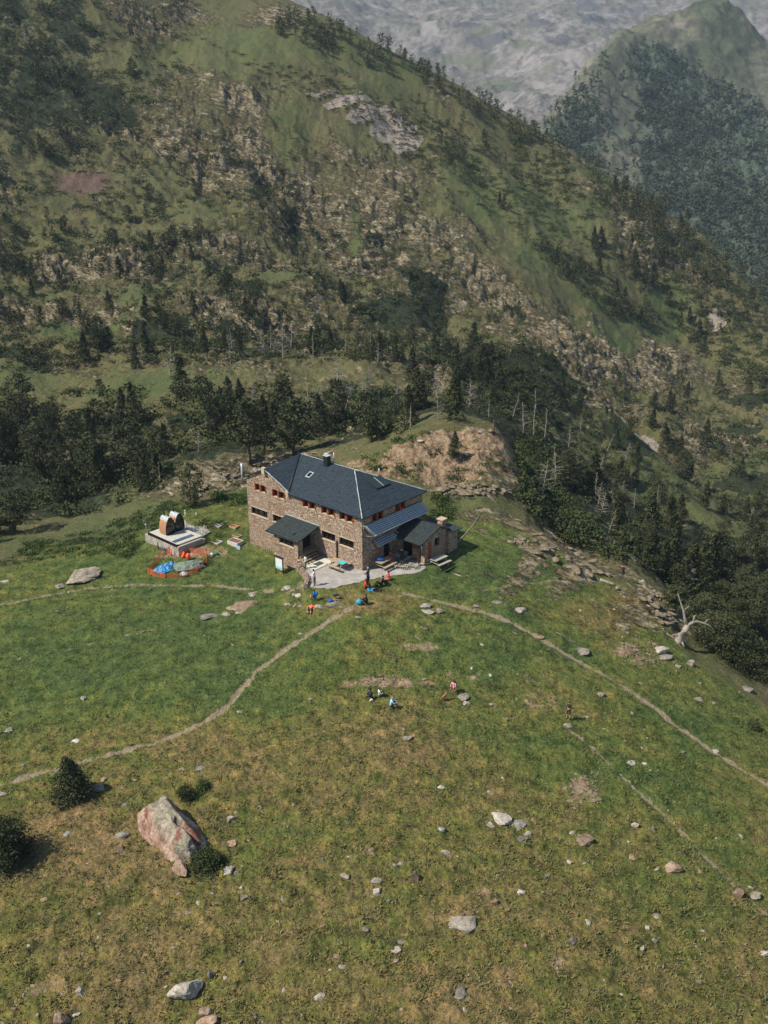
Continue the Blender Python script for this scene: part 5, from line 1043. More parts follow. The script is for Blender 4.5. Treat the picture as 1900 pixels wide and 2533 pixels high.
# windows
def window(P, o, kind, parent):
    a, b, c, d = o; dp = .24
    mb = MB(); mb.add([P(a, dp, c), P(b, dp, c), P(b, dp, d), P(a, dp, d)], [(0, 1, 2, 3)])
    wn = mb.build('window', M['glass'], parent)
    fr = MB(); t = .05
    def bar(u0, u1, z0, z1, d0, d1):
        q = [P(u, dd, z) for z in (z0, z1) for u, dd in ((u0, d0), (u1, d0), (u1, d1), (u0, d1))]
        fr.add(q, [(0, 3, 2, 1), (4, 5, 6, 7), (0, 1, 5, 4), (1, 2, 6, 5), (2, 3, 7, 6), (3, 0, 4, 7)])
    if kind == 'up':
        bar(a, a + .12, c, d, -.06, .22); m_ = a + (b - a) * .5; bar(m_ - .14, m_ + .08, c, d, -.05, .22); bar(b - .1, b, c, d, -.06, .22)
        bar(a + .12, m_ - .14, d - .05, d, .15, .22); bar(m_ + .08, b - .1, d - .05, d, .15, .22)
        fr.build('frame', M['wood_red'], wn)
    else:
        bar(a, b, d - t, d, .16, .22); bar(a, b, c, c + t, .16, .22); bar(a, a + t, c + t, d - t, .16, .22); bar(b - t, b, c + t, d - t, .16, .22)
        for k in (1, 2): m_ = a + (b - a) * k / 3; bar(m_ - .025, m_ + .025, c + t, d - t, .16, .22)
        fr.build('frame', M['brown_pipe'], wn)
    s_ = MB(); q = [P(u, dd, z) for z in (c - .07, c + .01) for u, dd in ((a - .05, -.06), (b + .05, -.06), (b + .05, .15), (a - .05, .15))]
    s_.add(q, [(0, 3, 2, 1), (4, 5, 6, 7), (0, 1, 5, 4), (1, 2, 6, 5), (2, 3, 7, 6), (3, 0, 4, 7)])
    if kind == 'lo':
        q = [P(u, dd, z) for z in (d, d + .09) for u, dd in ((a - .1, -.04), (b + .1, -.04), (b + .1, -.001), (a - .1, -.001))]
        s_.add(q, [(0, 3, 2, 1), (4, 5, 6, 7), (0, 1, 5, 4), (1, 2, 6, 5), (2, 3, 7, 6), (3, 0, 4, 7)])
    s_.build('sill', M['lintel'], wn)
for o in up_w: window(PF, o, 'up', hut)
for o in lo_w: window(PF, o, 'lo', hut)
for o in sd_w: window(PS, o, 'up', hut)
mb = MB(); mb.add([PS(3.0, .2, .06), PS(3.95, .2, .06), PS(3.95, .2, 2.05), PS(3.0, .2, 2.05)], [(0, 1, 2, 3)]); dr = mb.build('door', M['dark'], hut)
mb = MB(); mb.box(-3.2, -3.06, -.1, -.002, .02, 2.1); mb.build('drain_pipe', M['brown_pipe'], hut)
mb = MB(); mb.box(0, .1, -.02, .02, 0, .1); 
# entrance porch
po = (-9.1, -5.85, -2.45)
PO = lambda u, d, z: (u, po[2] + d, z)
wall_panel(PO, po[0], po[1], -3.2, 2.24, [(-8.35,-6.4,1.22,1.86)], .25).build('porch_wall', M['masonry'], hut)
mb = MB(); mb.add([(po[0], po[2], -3.2), (po[0], 0, -3.2), (po[0], 0, 2.85), (po[0], po[2], 2.24)], [(0, 1, 2, 3)])
mb.add([(po[1], po[2], -3.2), (po[1], -1.85, -3.2), (po[1], -1.85, 2.4), (po[1], po[2], 2.24)], [(0, 1, 2, 3)])
mb.add([(po[1], -1.85, -3.2), (po[1] - .5, -1.85, -3.2), (po[1] - .5, -1.85, 2.4), (po[1], -1.85, 2.4)], [(0, 1, 2, 3)])
mb.add([(po[1], -1.85, -3.2), (po[1], 0, -3.2), (po[1], 0, .62), (po[1], -1.85, .62)], [(0, 1, 2, 3)]); mb.build('porch_wall', M['masonry'], hut)
window(PO, (-8.35,-6.4,1.22,1.86), 'lo', hut)
mb = MB(); mb.slab([(-9.85, -2.85, 2.2), (-5.45, -2.85, 2.2), (-5.45, -.01, 2.97), (-9.85, -.01, 2.97)], .1); mb.build('porch_roof', M['slate2'], hut)
mb = MB(); mb.box(-9.95, -5.4, -.06, -.005, 2.97, 3.04); mb.build('flashing', M['lead'], hut)
mb = MB(); mb.box(po[0], po[1], po[2] + .3, 0, .5, .62); mb.build('porch_floor', M['plank'], hut)
mb = MB(); mb.box(-6.75, -6.7, -2.15, 0, .62, 2.5); dr2 = mb.build('door', M['dark'], hut)
mb = MB(); mb.box(-6.68, -6.62, -1.75, -1.68, .62, 2.4); mb.box(-5.95, -5.89, -1.8, -1.72, .62, 2.38); mb.build('door_post', M['metal_dark'], hut)
mb = MB()
for k in range(4): mb.box(po[1] + .003 + k * .3, po[1] + .30 + k * .3, -2.35, -.35, -.5, .5 - k * .13)
mb.build('entrance_steps', M['plank'], hut)
mb = MB()
for k in range(4): mb.box(po[1] + .25 + k * .3, po[1] + .31 + k * .3, -2.352, -.348, .5 - k * .13 - .09, .5 - k * .13 + .006)
mb.build('step_edge', M['brown_pipe'], hut)
mb = MB(); mb.tube([(po[1] + .1, -2.42, .4), (po[1] + .1, -2.42, 1.25), (po[1] + 1.3, -2.42, .8), (po[1] + 1.3, -2.42, 0)], .03, 5); mb.build('handrail', M['metal_dark'], hut)
mb = MB(); mb.box(-9.62, -9.4, -.25, -.01, 1.55, 2.0); wl = mb.build('wall_lamp', M['white'], hut)
mb = MB(); mb.box(-9.6, -9.42, -.26, -.02, 1.35, 1.55); mb.build('lamp_base', M['metal_dark'], wl)
# solar arrays on brackets of the side wall
def solar_mat():
    g = G('solar_cells'); sx = g.n('ShaderNodeSeparateXYZ'); g.put(sx.inputs[0], g.P)
    br = g.n('ShaderNodeTexBrick'); br.offset = 0
    cb = g.n('ShaderNodeCombineXYZ'); g.put(cb.inputs[0], sx.outputs[1]); g.put(cb.inputs[1], sx.outputs[2]); g.put(br.inputs['Vector'], cb.outputs[0]); br.inputs['Scale'].default_value = 1
    br.inputs['Brick Width'].default_value = .26; br.inputs['Row Height'].default_value = .15; br.inputs['Mortar Size'].default_value = .018
    br.inputs['Color1'].default_value = (.060, .085, .100, 1); br.inputs['Color2'].default_value = (.085, .115, .130, 1); br.inputs['Mortar'].default_value = (.34, .40, .42, 1)
    return g.done(br.outputs['Color'], .3, Specular_IOR_Level=.5)
M['solar'] = solar_mat()
def array(pts, npan, brk):
    a, b, c, d = [Vector(p) for p in pts]     # top left, top right, bottom right, bottom left
    e = None
    for k in range(npan):
        t0, t1 = k / npan + .002, (k + 1) / npan - .002
        mb = MB(); mb.slab([d.lerp(c, t0), d.lerp(c, t1), a.lerp(b, t1), a.lerp(b, t0)], .05); o = mb.build('solar_panel', M['solar'], hut)
    mb = MB(); mb.tube([a, b], .03, 5); mb.tube([d, c], .03, 5); mb.tube([a, d], .03, 5); mb.tube([b, c], .03, 5); mb.build('panel_frame', M['lead'], hut)
    mb = MB()
    for t in brk:
        p, q = a.lerp(b, t), d.lerp(c, t); w_ = Vector((0.01, q.y, q.z - .15)); mb.tube([Vector((.01, p.y, p.z)), p, q, w_, Vector((.01, p.y, p.z))], .035, 5)
    mb.build('bracket', M['galv'], hut)
array([(.27, .25, 4.48), (.27, 8.1, 4.48), (.98, 8.5, 3.56), (.98, .5, 3.56)], 6, (-.02, .35, .68, .97))
array([(.3, 1.31, 2.70), (.3, 3.9, 2.70), (.85, 4.15, 2.24), (.85, 1.35, 2.24)], 2, (-.22, 1.15))
# annexe with its slate roof, a post and a lean-to
PA = lambda u, d, z: (u, 5.05 + d, z)
wall_panel(PA, 0, 3.25, -.8, 2.62, [(.4, 1.75, .02, 2.0)], .4).build('annexe_wall', M['masonry'], hut)
PB = lambda u, d, z: (3.25 - d, u, z)
wall_panel(PB, 5.05, 8.3, -.8, 2.45, [(6.5, 7.25, 1.15, 2.0)], .3).build('annexe_wall', M['masonry'], hut)
mb = MB(); mb.add([(3.25, 5.05, 2.45), (3.25, 8.3, 2.45), (3.25, 7.0, 3.0)], [(0, 1, 2)]); mb.add([(0, 8.3, -.8), (3.25, 8.3, -.8), (3.25, 8.3, 2.45), (0, 8.3, 2.45)], [(0, 1, 2, 3)]); mb.build('annexe_wall', M['masonry'], hut)
mb = MB(); mb.add([(.3, 5.4, 0), (1.9, 5.4, 0), (1.9, 5.4, 2.1), (.3, 5.4, 2.1)], [(0, 1, 2, 3)]); mb.build('doorway', M['dark'], hut)
mb = MB(); mb.add([(2.97, 6.5, 1.15), (2.97, 7.25, 1.15), (2.97, 7.25, 2.0), (2.97, 6.5, 2.0)], [(0, 1, 2, 3)]); mb.build('window', M['glass'], hut)
mb = MB(); mb.slab([(0.01, 3.85, 2.34), (3.7, 3.85, 2.34), (3.5, 7.0, 3.17), (0.01, 7.0, 3.17)], .1); mb.slab([(0.01, 7.0, 3.17), (3.5, 7.0, 3.17), (3.5, 8.55, 2.5), (0.01, 8.55, 2.5)], .1); mb.build('annexe_roof', M['slate2'], hut)
mb = MB(); mb.box(3.1, 3.3, 4.2, 4.4, -.1, 2.33); mb.box(.05, 3.6, 4.2, 4.35, 2.12, 2.24); mb.build('porch_post', M['brown_pipe'], hut)
mb = MB(); mb.box(3.24, 3.262, 5.5, 6.0, .02, 1.9); mb.box(1.76, 2.7, 5.03, 5.049, 1.2, 1.95); mb.build('shutter', M['wood_red'], hut)
mb = MB(); mb.box(2.7, 2.95, 4.98, 5.045, 1.25, 1.75); mb.build('notice', M['white'], hut)
mb = MB(); mb.box(.3, 3.5, 8.31, 9.7, -.8, 2.2); mb.build('lean_to', M['masonry'], hut)
mb = MB(); mb.slab([(.1, 8.32, 2.35), (3.9, 8.32, 2.3), (3.9, 9.95, 2.22), (.1, 9.95, 2.25)], .08); mb.build('lean_to_roof', M['slate2'], hut)
mb = MB(); mb.box(1.9, 2.5, 8.6, 9.2, 2.3, 2.95); c2 = mb.build('chimney', M['masonry'], hut); mb = MB(); mb.box(1.82, 2.58, 8.52, 9.28, 2.95, 3.05); mb.build('chimney_cap', M['lintel'], c2)
# terrace sheet, doorstep slab, retaining wall
def ragged(pts, step=.35, amp=.12, fixed=()):
    out = []
    for i, a in enumerate(pts):
        b = pts[(i + 1) % len(pts)]; L = math.dist(a, b); n = max(1, int(L / step))
        for k in range(n):
            t = k / n; j = 0 if i in fixed else amp
            out.append((a[0] + (b[0] - a[0]) * t + random.uniform(-j, j), a[1] + (b[1] - a[1]) * t + random.uniform(-j, j)))
    return out
tp_ = ragged([(-5.8, -2.35), (-2.35, -4.5), (-1.6, -5.6), (.2, -4.6), (1.0, -2.6), (1.9, -.4), (3.2, 1.8), (4.0, 3.0), (3.9, 4.3), (3.2, 5.0), (0, 5.0), (-.002, -.002), (-5.8, -.002)], fixed=(0, 9, 10, 11, 12))
bm = bmesh.new(); vs_ = [bm.verts.new((HW(x, y).x, HW(x, y).y, .012)) for x, y in tp_]; f_ = bm.faces.new(vs_); bmesh.ops.triangulate(bm, faces=[f_])
ex = bmesh.ops.extrude_face_region(bm, geom=bm.faces[:]); bmesh.ops.translate(bm, verts=[v for v in ex['geom'] if isinstance(v, bmesh.types.BMVert)], vec=(0, 0, -.5))
me = bpy.data.meshes.new('terrace'); bm.to_mesh(me); bm.free(); me.materials.append(M['gravel']); o = bpy.data.objects.new('terrace', me); COL.objects.link(o); o['kind'] = 'structure'
mb = MB(); mb.box(0, 1.32, 0, 2.55, 0, .07); o = mb.build('doorstep_slab', M['concrete'], loc=HW(-4.62, -2.9, .012)); o.rotation_euler = (0, 0, HA); tag(o, 'white concrete doorstep slab at the foot of the entrance steps', 'slab')
mb = MB(); mb.box(0, .6, 0, .85, 0, .03); o = mb.build('doormat', M['mat'], loc=HW(-4.3, -2.05, .084)); o.rotation_euler = (0, 0, HA); tag(o, 'dark green doormat on the white slab before the entrance steps', 'doormat')
def stone_course_wall():
    mb = MB(); a, b, c = Vector((-5.75, -2.62, 0)), Vector((-2.3, -4.75, 0)), Vector((-1.55, -5.75, 0))
    for p, q, n in ((a, b, 13), (b, c, 5)):
        d = (q - p).normalized(); nn = Vector((-d.y, d.x, 0))
        for k in range(n):
            for z0, z1 in ((-2.2, -.55), (-.55, -.1), (-.1, .28)):
                t0, t1 = k / n, (k + 1) / n - .01; w_ = random.uniform(.14, .20); zz_ = z1 + (random.uniform(-.06, .1) if z1 > .2 else -.01)
                P_ = [p.lerp(q, t0), p.lerp(q, t1)]; vs = [P_[0] - nn * w_, P_[1] - nn * w_, P_[1] + nn * w_, P_[0] + nn * w_]
                mb.add([(v.x, v.y, z) for z in (z0, zz_) for v in vs], [(0, 3, 2, 1), (4, 5, 6, 7), (0, 1, 5, 4), (1, 2, 6, 5), (2, 3, 7, 6), (3, 0, 4, 7)])
    o = mb.build('retaining_wall', M['masonry'], loc=HC); o.rotation_euler = (0, 0, HA); tag(o, 'low rough stone retaining wall edging the terrace left of the slab', 'wall')
stone_course_wall()
# information board
def board():
    root = empty('information_board', HW(-7.35, -3.45, -1.75), HA); 
    for x in (-.55, .45): mb = MB(); mb.box(x - .04, x + .04, -.03, .03, -.4, 2.1); mb.build('post', M['brown_pipe'], root)
    g = G('map_panel'); sx = g.n('ShaderNodeSeparateXYZ'); g.put(sx.inputs[0], g.P); t = g.math('ADD', g.math('MULTIPLY', sx.outputs[2], .7), g.math('MULTIPLY', g.noise(3, 3), .35))
    m_ = g.done(g.ramp(t, [(.80, (.16, .42, .44)), (1.15, (.42, .60, .58)), (1.45, (.62, .68, .64))]), .5)
    mb = MB(); mb.box(-.49, .39, -.06, -.03, .88, 2.05); pn_ = mb.build('panel', m_, root)
    mb = MB(); mb.box(-.62, .52, -.14, .1, 2.1, 2.16); mb.build('board_roof', M['brown_pipe'], root)
    tag(root, 'pale turquoise information board on two brown posts in front of the porch', 'sign')
board()
# ------------------------------------------------------------------ picnic tables
def picnic(cx, cy, rz, mat, lb, z=0.012, L=1.7):
    root = empty('picnic_table', HW(cx, cy, z), HA + rz)
    mb = MB()
    for k in range(5): mb.box(-L / 2, L / 2, -.36 + k * .147, -.36 + k * .147 + .135, .70, .74)
    mb.build('tabletop', M[mat], root)
    for s_ in (-1, 1):
        mb = MB(); mb.box(-L / 2, L / 2, s_ * .72 - .14, s_ * .72 + .14, .42, .46); mb.build('bench', M[mat], root)
    for e in (-1, 1):
        mb = MB(); x = e * L * .36
        for s_ in (-1, 1): mb.tube([(x, s_ * .62, 0), (x, s_ * .22, .70)], .045, 4)
        mb.box(x - .03, x + .03, -.8, .8, .35, .42); mb.build('leg_frame', M[mat], root)
    tag(root, lb, 'picnic table', 'wooden picnic tables around the hut'); return root
picnic(-2.05, -1.0, 0, 'plank', 'wooden picnic table with a turquoise cloth by the sunny facade')
picnic(1.0, 1.9, R(90), 'plank', 'wooden picnic table with a blue bag beneath the small solar panels')
p_ = loc_of(F.hit(1086, 1398)); picnic(p_[0], p_[1], R(85), 'plank_grey', 'grey wooden picnic table on the grass right of the annexe', F.h(F.hit(1086, 1398).x, F.hit(1086, 1398).y) + .0)
picnic(1.2, 4.05, R(90), 'plank_grey', 'shaded picnic table under the big solar array beside the side door', L=1.4)
def cloth(name, cx, cy, cz, w_, d_, amp, mat, lb, cat, rz=HA, seed=1, n=26, mound=0, world=False, rim=True):
    u, v = np.meshgrid(np.linspace(-1, 1, n), np.linspace(-1, 1, n), indexing='ij')
    h = amp * (ridged(u * 1.6 + seed, v * 1.6, 3, seed) - .4) + amp * .5 * fbm(u * 4, v * 4, 2, seed + 3)
    edge = sst(1.0, .8, np.maximum(np.abs(u), np.abs(v))); h = h * edge + mound * np.cos(u * 1.5) * np.cos(v * 1.5)
    j = fbm(u * 2 + seed, v * 2, 2, seed) * .15
    co = np.stack([(u + j) * w_ / 2, (v - j) * d_ / 2, np.maximum(h, .015)], -1).reshape(-1, 3)
    lo = co.copy(); lo[:, 2] -= .02; idx = np.arange(n * n).reshape(n, n)
    q = np.stack([idx[:-1, :-1], idx[1:, :-1], idx[1:, 1:], idx[:-1, 1:]], -1).reshape(-1, 4)
    ed = np.concatenate([idx[0, :], idx[1:, -1], idx[-1, -2::-1], idx[-2:0:-1, 0]]); e2 = np.roll(ed, -1)
    sk_ = np.stack([ed, ed + n * n, e2 + n * n, e2], -1)
    o = arr_obj(name, np.concatenate([co, lo]), np.concatenate([q, q[:, ::-1] + n * n, sk_]), mat, smooth=True)
    o.location = (cx, cy, cz); o.rotation_euler = (0, 0, rz); tag(o, lb, cat); return o
M['turq'] = simple('turquoise_cloth', (70, 170, 182), .85, .15, 5); M['blue'] = simple('blue_nylon', (28, 84, 158), .7, .25, 5)
M['bluetarp'] = simple('light_blue_tarpaulin', (74, 140, 184), .5, .22, 3); M['greytarp'] = simple('grey_green_tarpaulin', (104, 116, 102), .6, .22, 3)
M['orange'] = simple('orange_plastic', (236, 92, 50), .55, .15, 5); M['orangenet'] = simple('orange_netting', (205, 106, 66), .7, .2, 5); M['bagwhite'] = simple('white_sack', (214, 206, 200), .8, .12, 3, .3)
w1 = HW(-1.55, -1.05, .762); cloth('towel', w1.x, w1.y, w1.z, .75, .62, .05, M['turq'], 'turquoise cloth spread on the picnic table by the facade', 'towel', seed=2)
def blob(name, w_, dims, mat, lb, cat, seed=3, rz=0, rough=.12, cuts=4, grp=None, sub=3):
    v, f = rock_mesh(seed, dims, sub, cuts, rough); o = arr_obj(name, v, f, mat, smooth=True); o.location = w_ + Vector((0, 0, dims[2] * .8)); o.rotation_euler = (0, 0, rz); tag(o, lb, cat, grp); return o
blob('bag', HW(.85, 1.5, .75), (.38, .26, .17), M['blue'], 'bright blue bag lying on the picnic table beneath the small solar panels', 'bag', 5, HA + 1)
p = F.hit(994, 1252); cloth('towel', HW(.12, 5.3, 4.5).x, HW(.12, 5.3, 4.5).y, 4.45, .12, .5, .05, simple('red_cloth', (178, 40, 34), .8, .15), 'red cloth hanging from the shaded upper side window', 'towel', seed=6, mound=.35)
for (x, y, l) in [(2.3, 3.1, 1.0), (2.6, 3.5, .8)]:
    pass
# garden benches stacked before the annexe: pale frames
for (x, y, r_, lb) in [(2.35, 2.75, .5, 'pale folded lounger frame in front of the annexe post'), (2.9, 3.55, .3, 'second pale lounger frame, nearer the annexe post')]:
    mb = MB(); mb.tube([(-.6, -.25, .3), (.6, -.25, .3), (.9, -.25, .55), (.9, .25, .55), (.6, .25, .3), (-.6, .25, .3), (-.6, -.25, .3)], .03, 5)
    for k in range(6): mb.box(-.5 + k * .2, -.40 + k * .2, -.25, .25, .29, .31)
    for sx_ in (-.5, .5): mb.tube([(sx_, -.25, .3), (sx_, -.3, 0)], .025, 4); mb.tube([(sx_, .25, .3), (sx_, .3, 0)], .025, 4)
    o = mb.build('lounger', M['plank_grey'], loc=HW(x, y, .02)); o.rotation_euler = (0, 0, HA + r_); tag(o, lb, 'lounger', 'loungers before the annexe')
# ------------------------------------------------------------------ sauna deck
DZ = -.85; dL = PX(340 + 165 / 5.925, 1240 + 455 / 5.925, DZ); DF = PX(340 + 580 / 5.925, 1240 + 640 / 5.925, DZ)
da = math.atan2((DF - dL).y, (DF - dL).x); DLn = (DF - dL).length
def DW(x, y, z=0): return dL + Vector((math.cos(da) * x - math.sin(da) * y, math.sin(da) * x + math.cos(da) * y, z))
deck = empty('sauna_deck', dL, da); tag(deck, 'pale deck on a stone plinth with a black edge carrying two wooden saunas', 'deck')
DD = 3.1
mb = MB(); mb.box(0, DLn, 0, DD, -.12, 0); mb.build('deck_floor', simple('pale_decking', (176, 172, 162), .7, .12, 3), deck)
mb = MB(); mb.box(-.06, DLn + .02, -.08, -.003, -.26, .03); mb.box(DLn - .0, DLn + .06, -.08, .1, -.26, .03); mb.build('deck_edge', M['dark'], deck)
mb = MB(); mb.box(-.5, DLn + .35, -.14, DD + .1, -1.6, -.26); mb.build('plinth', rock_mat('plinth_stone', [(.3, (.16, .155, .14)), (.5, (.34, .33, .30)), (.68, (.48, .47, .43))]), deck)
M['bluegl'] = simple('blue_grey_glass', (66, 88, 100), .2, .3, 6, spec=.5)
mb = MB(); mb.box(DLn - 1.1, DLn - .55, .15, 2.6, 0, .035); mb.build('glass_panel', M['bluegl'], deck)
mb = MB(); mb.box(DLn + .07, DLn + .34, -.05, 2.9, -.25, -.14); mb.build('deck_step', M['plank_grey'], deck)
def sauna(pxf, pyf, lb):
    q = PX(pxf, pyf, DZ) ; root = empty('barrel_sauna', q + Vector((0, 0, .02)), da)
    Wd, Hh, Ln = 1.12, 1.72, 1.15; prof = []
    for k in range(15):      # pointed arch, bulging sides
        t = k / 14; z = Hh * t; y = .5 * Wd * (math.cos(t * math.pi / 2 * .97) ** .50) * (1 + .10 * math.sin(t * math.pi)) ; prof.append((y, z))
    ring = [(Wd / 2 + y, z + .08) for y, z in prof] + [(Wd / 2 - y, z + .08) for y, z in prof[::-1]]
    n = len(ring)
    def shell(x0, x1, i0, i1, off, name, mat):
        mb = MB(); cy = Wd / 2
        vs = []
        for x in (x0, x1):
            for i in range(i0, i1 + 1): y, z = ring[i]; vs.append((x, cy + (y - cy) * (1 + off), z + off * .5))
        m_ = i1 - i0 + 1; mb.add(vs, [(k, k + 1, m_ + k + 1, m_ + k) for k in range(m_ - 1)], False); mb.build(name, mat, root)
    g = G('sauna_boards'); sx = g.n('ShaderNodeSeparateXYZ'); g.put(sx.inputs[0], g.P); ln = g.math('FRACT', g.math('MULTIPLY', sx.outputs[2], 7.0))
    c = g.mix(g.rmp(ln, .0, .10), (.16, .07, .035, 1), g.ramp(g.noise(5, 4), [(.3, (.30, .145, .070)), (.7, (.46, .25, .135))])); bm_ = g.done(c, .6)
    shell(-Ln, 0, 0, n - 1, 0, 'shell', bm_)
    shell(-Ln - .03, .03, 11, n - 12, .03, 'roof_cap', M['galv'])
    for x, nm in ((-.04, 'glass_front'), (-Ln + .04, 'back_wall')):
        mb = MB(); mb.add([(x, y, z) for y, z in ring], [tuple(range(n))]); mb.build(nm, M['glass'] if 'glass' in nm else M['dark'], root)
    mb = MB(); mb.tube([(0, y, z) for y, z in ring], .035, 4); mb.build('front_trim', M['dark'], root)
    mb = MB(); mb.box(-Ln - .05, .05, .1, Wd - .1, 0, .08); mb.build('base', M['dark'], root)
    mb = MB(); mb.tube([(-Ln * .8, Wd * .5, 1.6), (-Ln * .8, Wd * .5, 2.5)], .07, 6); mb.build('flue', M['metal_dark'], root)
    tag(root, lb, 'sauna', 'wooden pod saunas on the deck')
sauna(340 + 428 / 5.925, 1240 + 508 / 5.925, 'arched wooden sauna nearer the black deck edge, the front one of two')
sauna(340 + 562 / 5.925, 1240 + 448 / 5.925, 'arched wooden sauna standing behind the first one beside the gravel')
gz = -1.16; gp_ = [(880,200),(1060,262),(1060,300),(1150,275),(1285,330),(1200,380),(1050,340),(1020,400),(1060,450),(930,522),(700,410),(660,290)]
pts = ragged([tuple(PX(340 + x / 5.925, 1240 + y / 5.925, gz)[:2]) for x, y in gp_], .4, .05)
bm = bmesh.new(); vs_ = [bm.verts.new((x, y, gz)) for x, y in pts]; f_ = bm.faces.new(vs_); bmesh.ops.triangulate(bm, faces=[f_])
ex = bmesh.ops.extrude_face_region(bm, geom=bm.faces[:]); bmesh.ops.translate(bm, verts=[v for v in ex['geom'] if isinstance(v, bmesh.types.BMVert)], vec=(0, 0, -1.2))
me = bpy.data.meshes.new('gravel_yard'); bm.to_mesh(me); bm.free(); me.materials.append(M['gravel']); o = bpy.data.objects.new('gravel_yard', me); COL.objects.link(o); o['kind'] = 'structure'
def posts(name, pts, h, r_, mat, lb, cat, rails=0):
    root = empty(name, pts[0])
    for p in pts: mb = MB(); q = p - pts[0]; mb.tube([q + Vector((0, 0, -.3)), q + Vector((0, 0, h))], r_, 5); mb.build('post', M[mat], root)
    if rails:
        mb = MB()
        for k in range(rails):
            z = h * (k + 1) / rails
            for a, b in zip(pts[:-1], pts[1:]): mb.tube([a - pts[0] + Vector((0, 0, z)), b - pts[0] + Vector((0, 0, z))], .012, 3)
        for a, b in zip(pts[:-1], pts[1:]):
            n = int((b - a).length / .18)
            for k in range(n): q = a.lerp(b, k / n) - pts[0]; mb.tube([q, q + Vector((0, 0, h))], .005, 3)
        mb.build('wire_mesh', M[mat], root)
    tag(root, lb, cat); return root
posts('wire_fence', [DW(DLn - .1 - 0.0, DD + .05, 0), DW(DLn - 1.4, DD + .05, 0), DW(DLn - 2.6, DD + .05, 0)][::-1] + [DW(DLn + .3, DD - .2, -.1)], .75, .03, 'galv', 'thin wire fence between the sauna deck and the gravel yard', 'fence', 4)
def one(name, px, py, h, r_, mat, lb, cat, top=None):
    p = F.hit(px, py); mb = MB(); mb.tube([(0, 0, -.3), (0, 0, h)], r_, 6)
    if top: mb.tube([(0, 0, h), (0, 0, h + .12)], [top, top * .7], 8)
    tag(mb.build(name, M[mat], loc=p), lb, cat)
one('marker_post', 459, 1279, .6, .06, 'white', 'white post with a small cap at the back corner of the gravel yard', 'post', .1)
one('marker_post', 486, 1276, .3, .05, 'white', 'short pale post at the far corner of the gravel yard', 'post')
one('garden_lamp', 363, 1318, .8, .03, 'galv', 'small round white lamp on a stalk left of the sauna deck', 'lamp', .13)
one('orange_post', 424, 1376, .75, .07, 'orange', 'stout orange post at the back of the netted heap', 'post')
one('marker_post', 392, 1360, .8, .05, 'brown_pipe', 'dark stake between the sauna deck and the netted heap', 'post')
# planting beds
def bed(px, py, w_, d_, h, lb, mat='plank_grey', soil=(92, 66, 46)):
    p = F.hit(px, py); root = empty('planting_bed', p, HA + R(8)); mb = MB(); t = .07
    mb.box(-w_ / 2, w_ / 2, -d_ / 2, -d_ / 2 + t, -.5, h); mb.box(-w_ / 2, w_ / 2, d_ / 2 - t, d_ / 2, -.5, h); mb.box(-w_ / 2, -w_ / 2 + t, -d_ / 2 + t, d_ / 2 - t, -.5, h); mb.box(w_ / 2 - t, w_ / 2, -d_ / 2 + t, d_ / 2 - t, -.5, h); mb.build('border', M[mat], root)
    mb = MB(); mb.box(-w_ / 2 + t, w_ / 2 - t, -d_ / 2 + t, d_ / 2 - t, -.3, h - .06); mb.build('soil', simple('bed_filling', soil, .95, .35, 5), root); tag(root, lb, 'planter')
bed(583, 1347, 1.35, 1.0, .42, 'raised concrete planting box nearest the hut corner', 'concrete', (110, 80, 62))
bed(536, 1343, .95, .8, .06, 'low cold frame with grey cover in the middle of the garden', 'concrete', (120, 118, 108)); bed(580, 1306, .9, .7, .10, 'reddish earth bed highest up towards the hut', 'plank', (150, 86, 58)); bed(587, 1326, .9, .6, .08, 'small earth bed between the raised box and the reddish bed', 'plank', (110, 84, 56))
mb = MB(); mb.box(-.25, .25, -.02, .0, .0, .4); o = mb.build('notice_board', simple('pale_blue_sheet', (150, 176, 200), .7, .1), loc=F.hit(590, 1361) + Vector((0, 0, .0))); o.rotation_euler = (0, 0, HA + R(8)); tag(o, 'small pale blue sheet leaning on the raised planting box', 'sheet')
blob('crate', F.hit(535, 1373), (.28, .2, .16), simple('green_crate_plastic', (30, 110, 88), .6, .15), 'small green crate at the right corner of the netted heap', 'crate', 61, 0, .02, 6)
blob('bucket', F.hit(524, 1376), (.2, .2, .2), M['white'], 'pale bucket next to the green crate', 'bucket', 62, 0, .02, 2)
blob('bucket', F.hit(408, 1364), (.2, .18, .18), M['blue'], 'blue bucket between the sauna plinth and the netted heap', 'bucket', 63, 0, .02, 2)
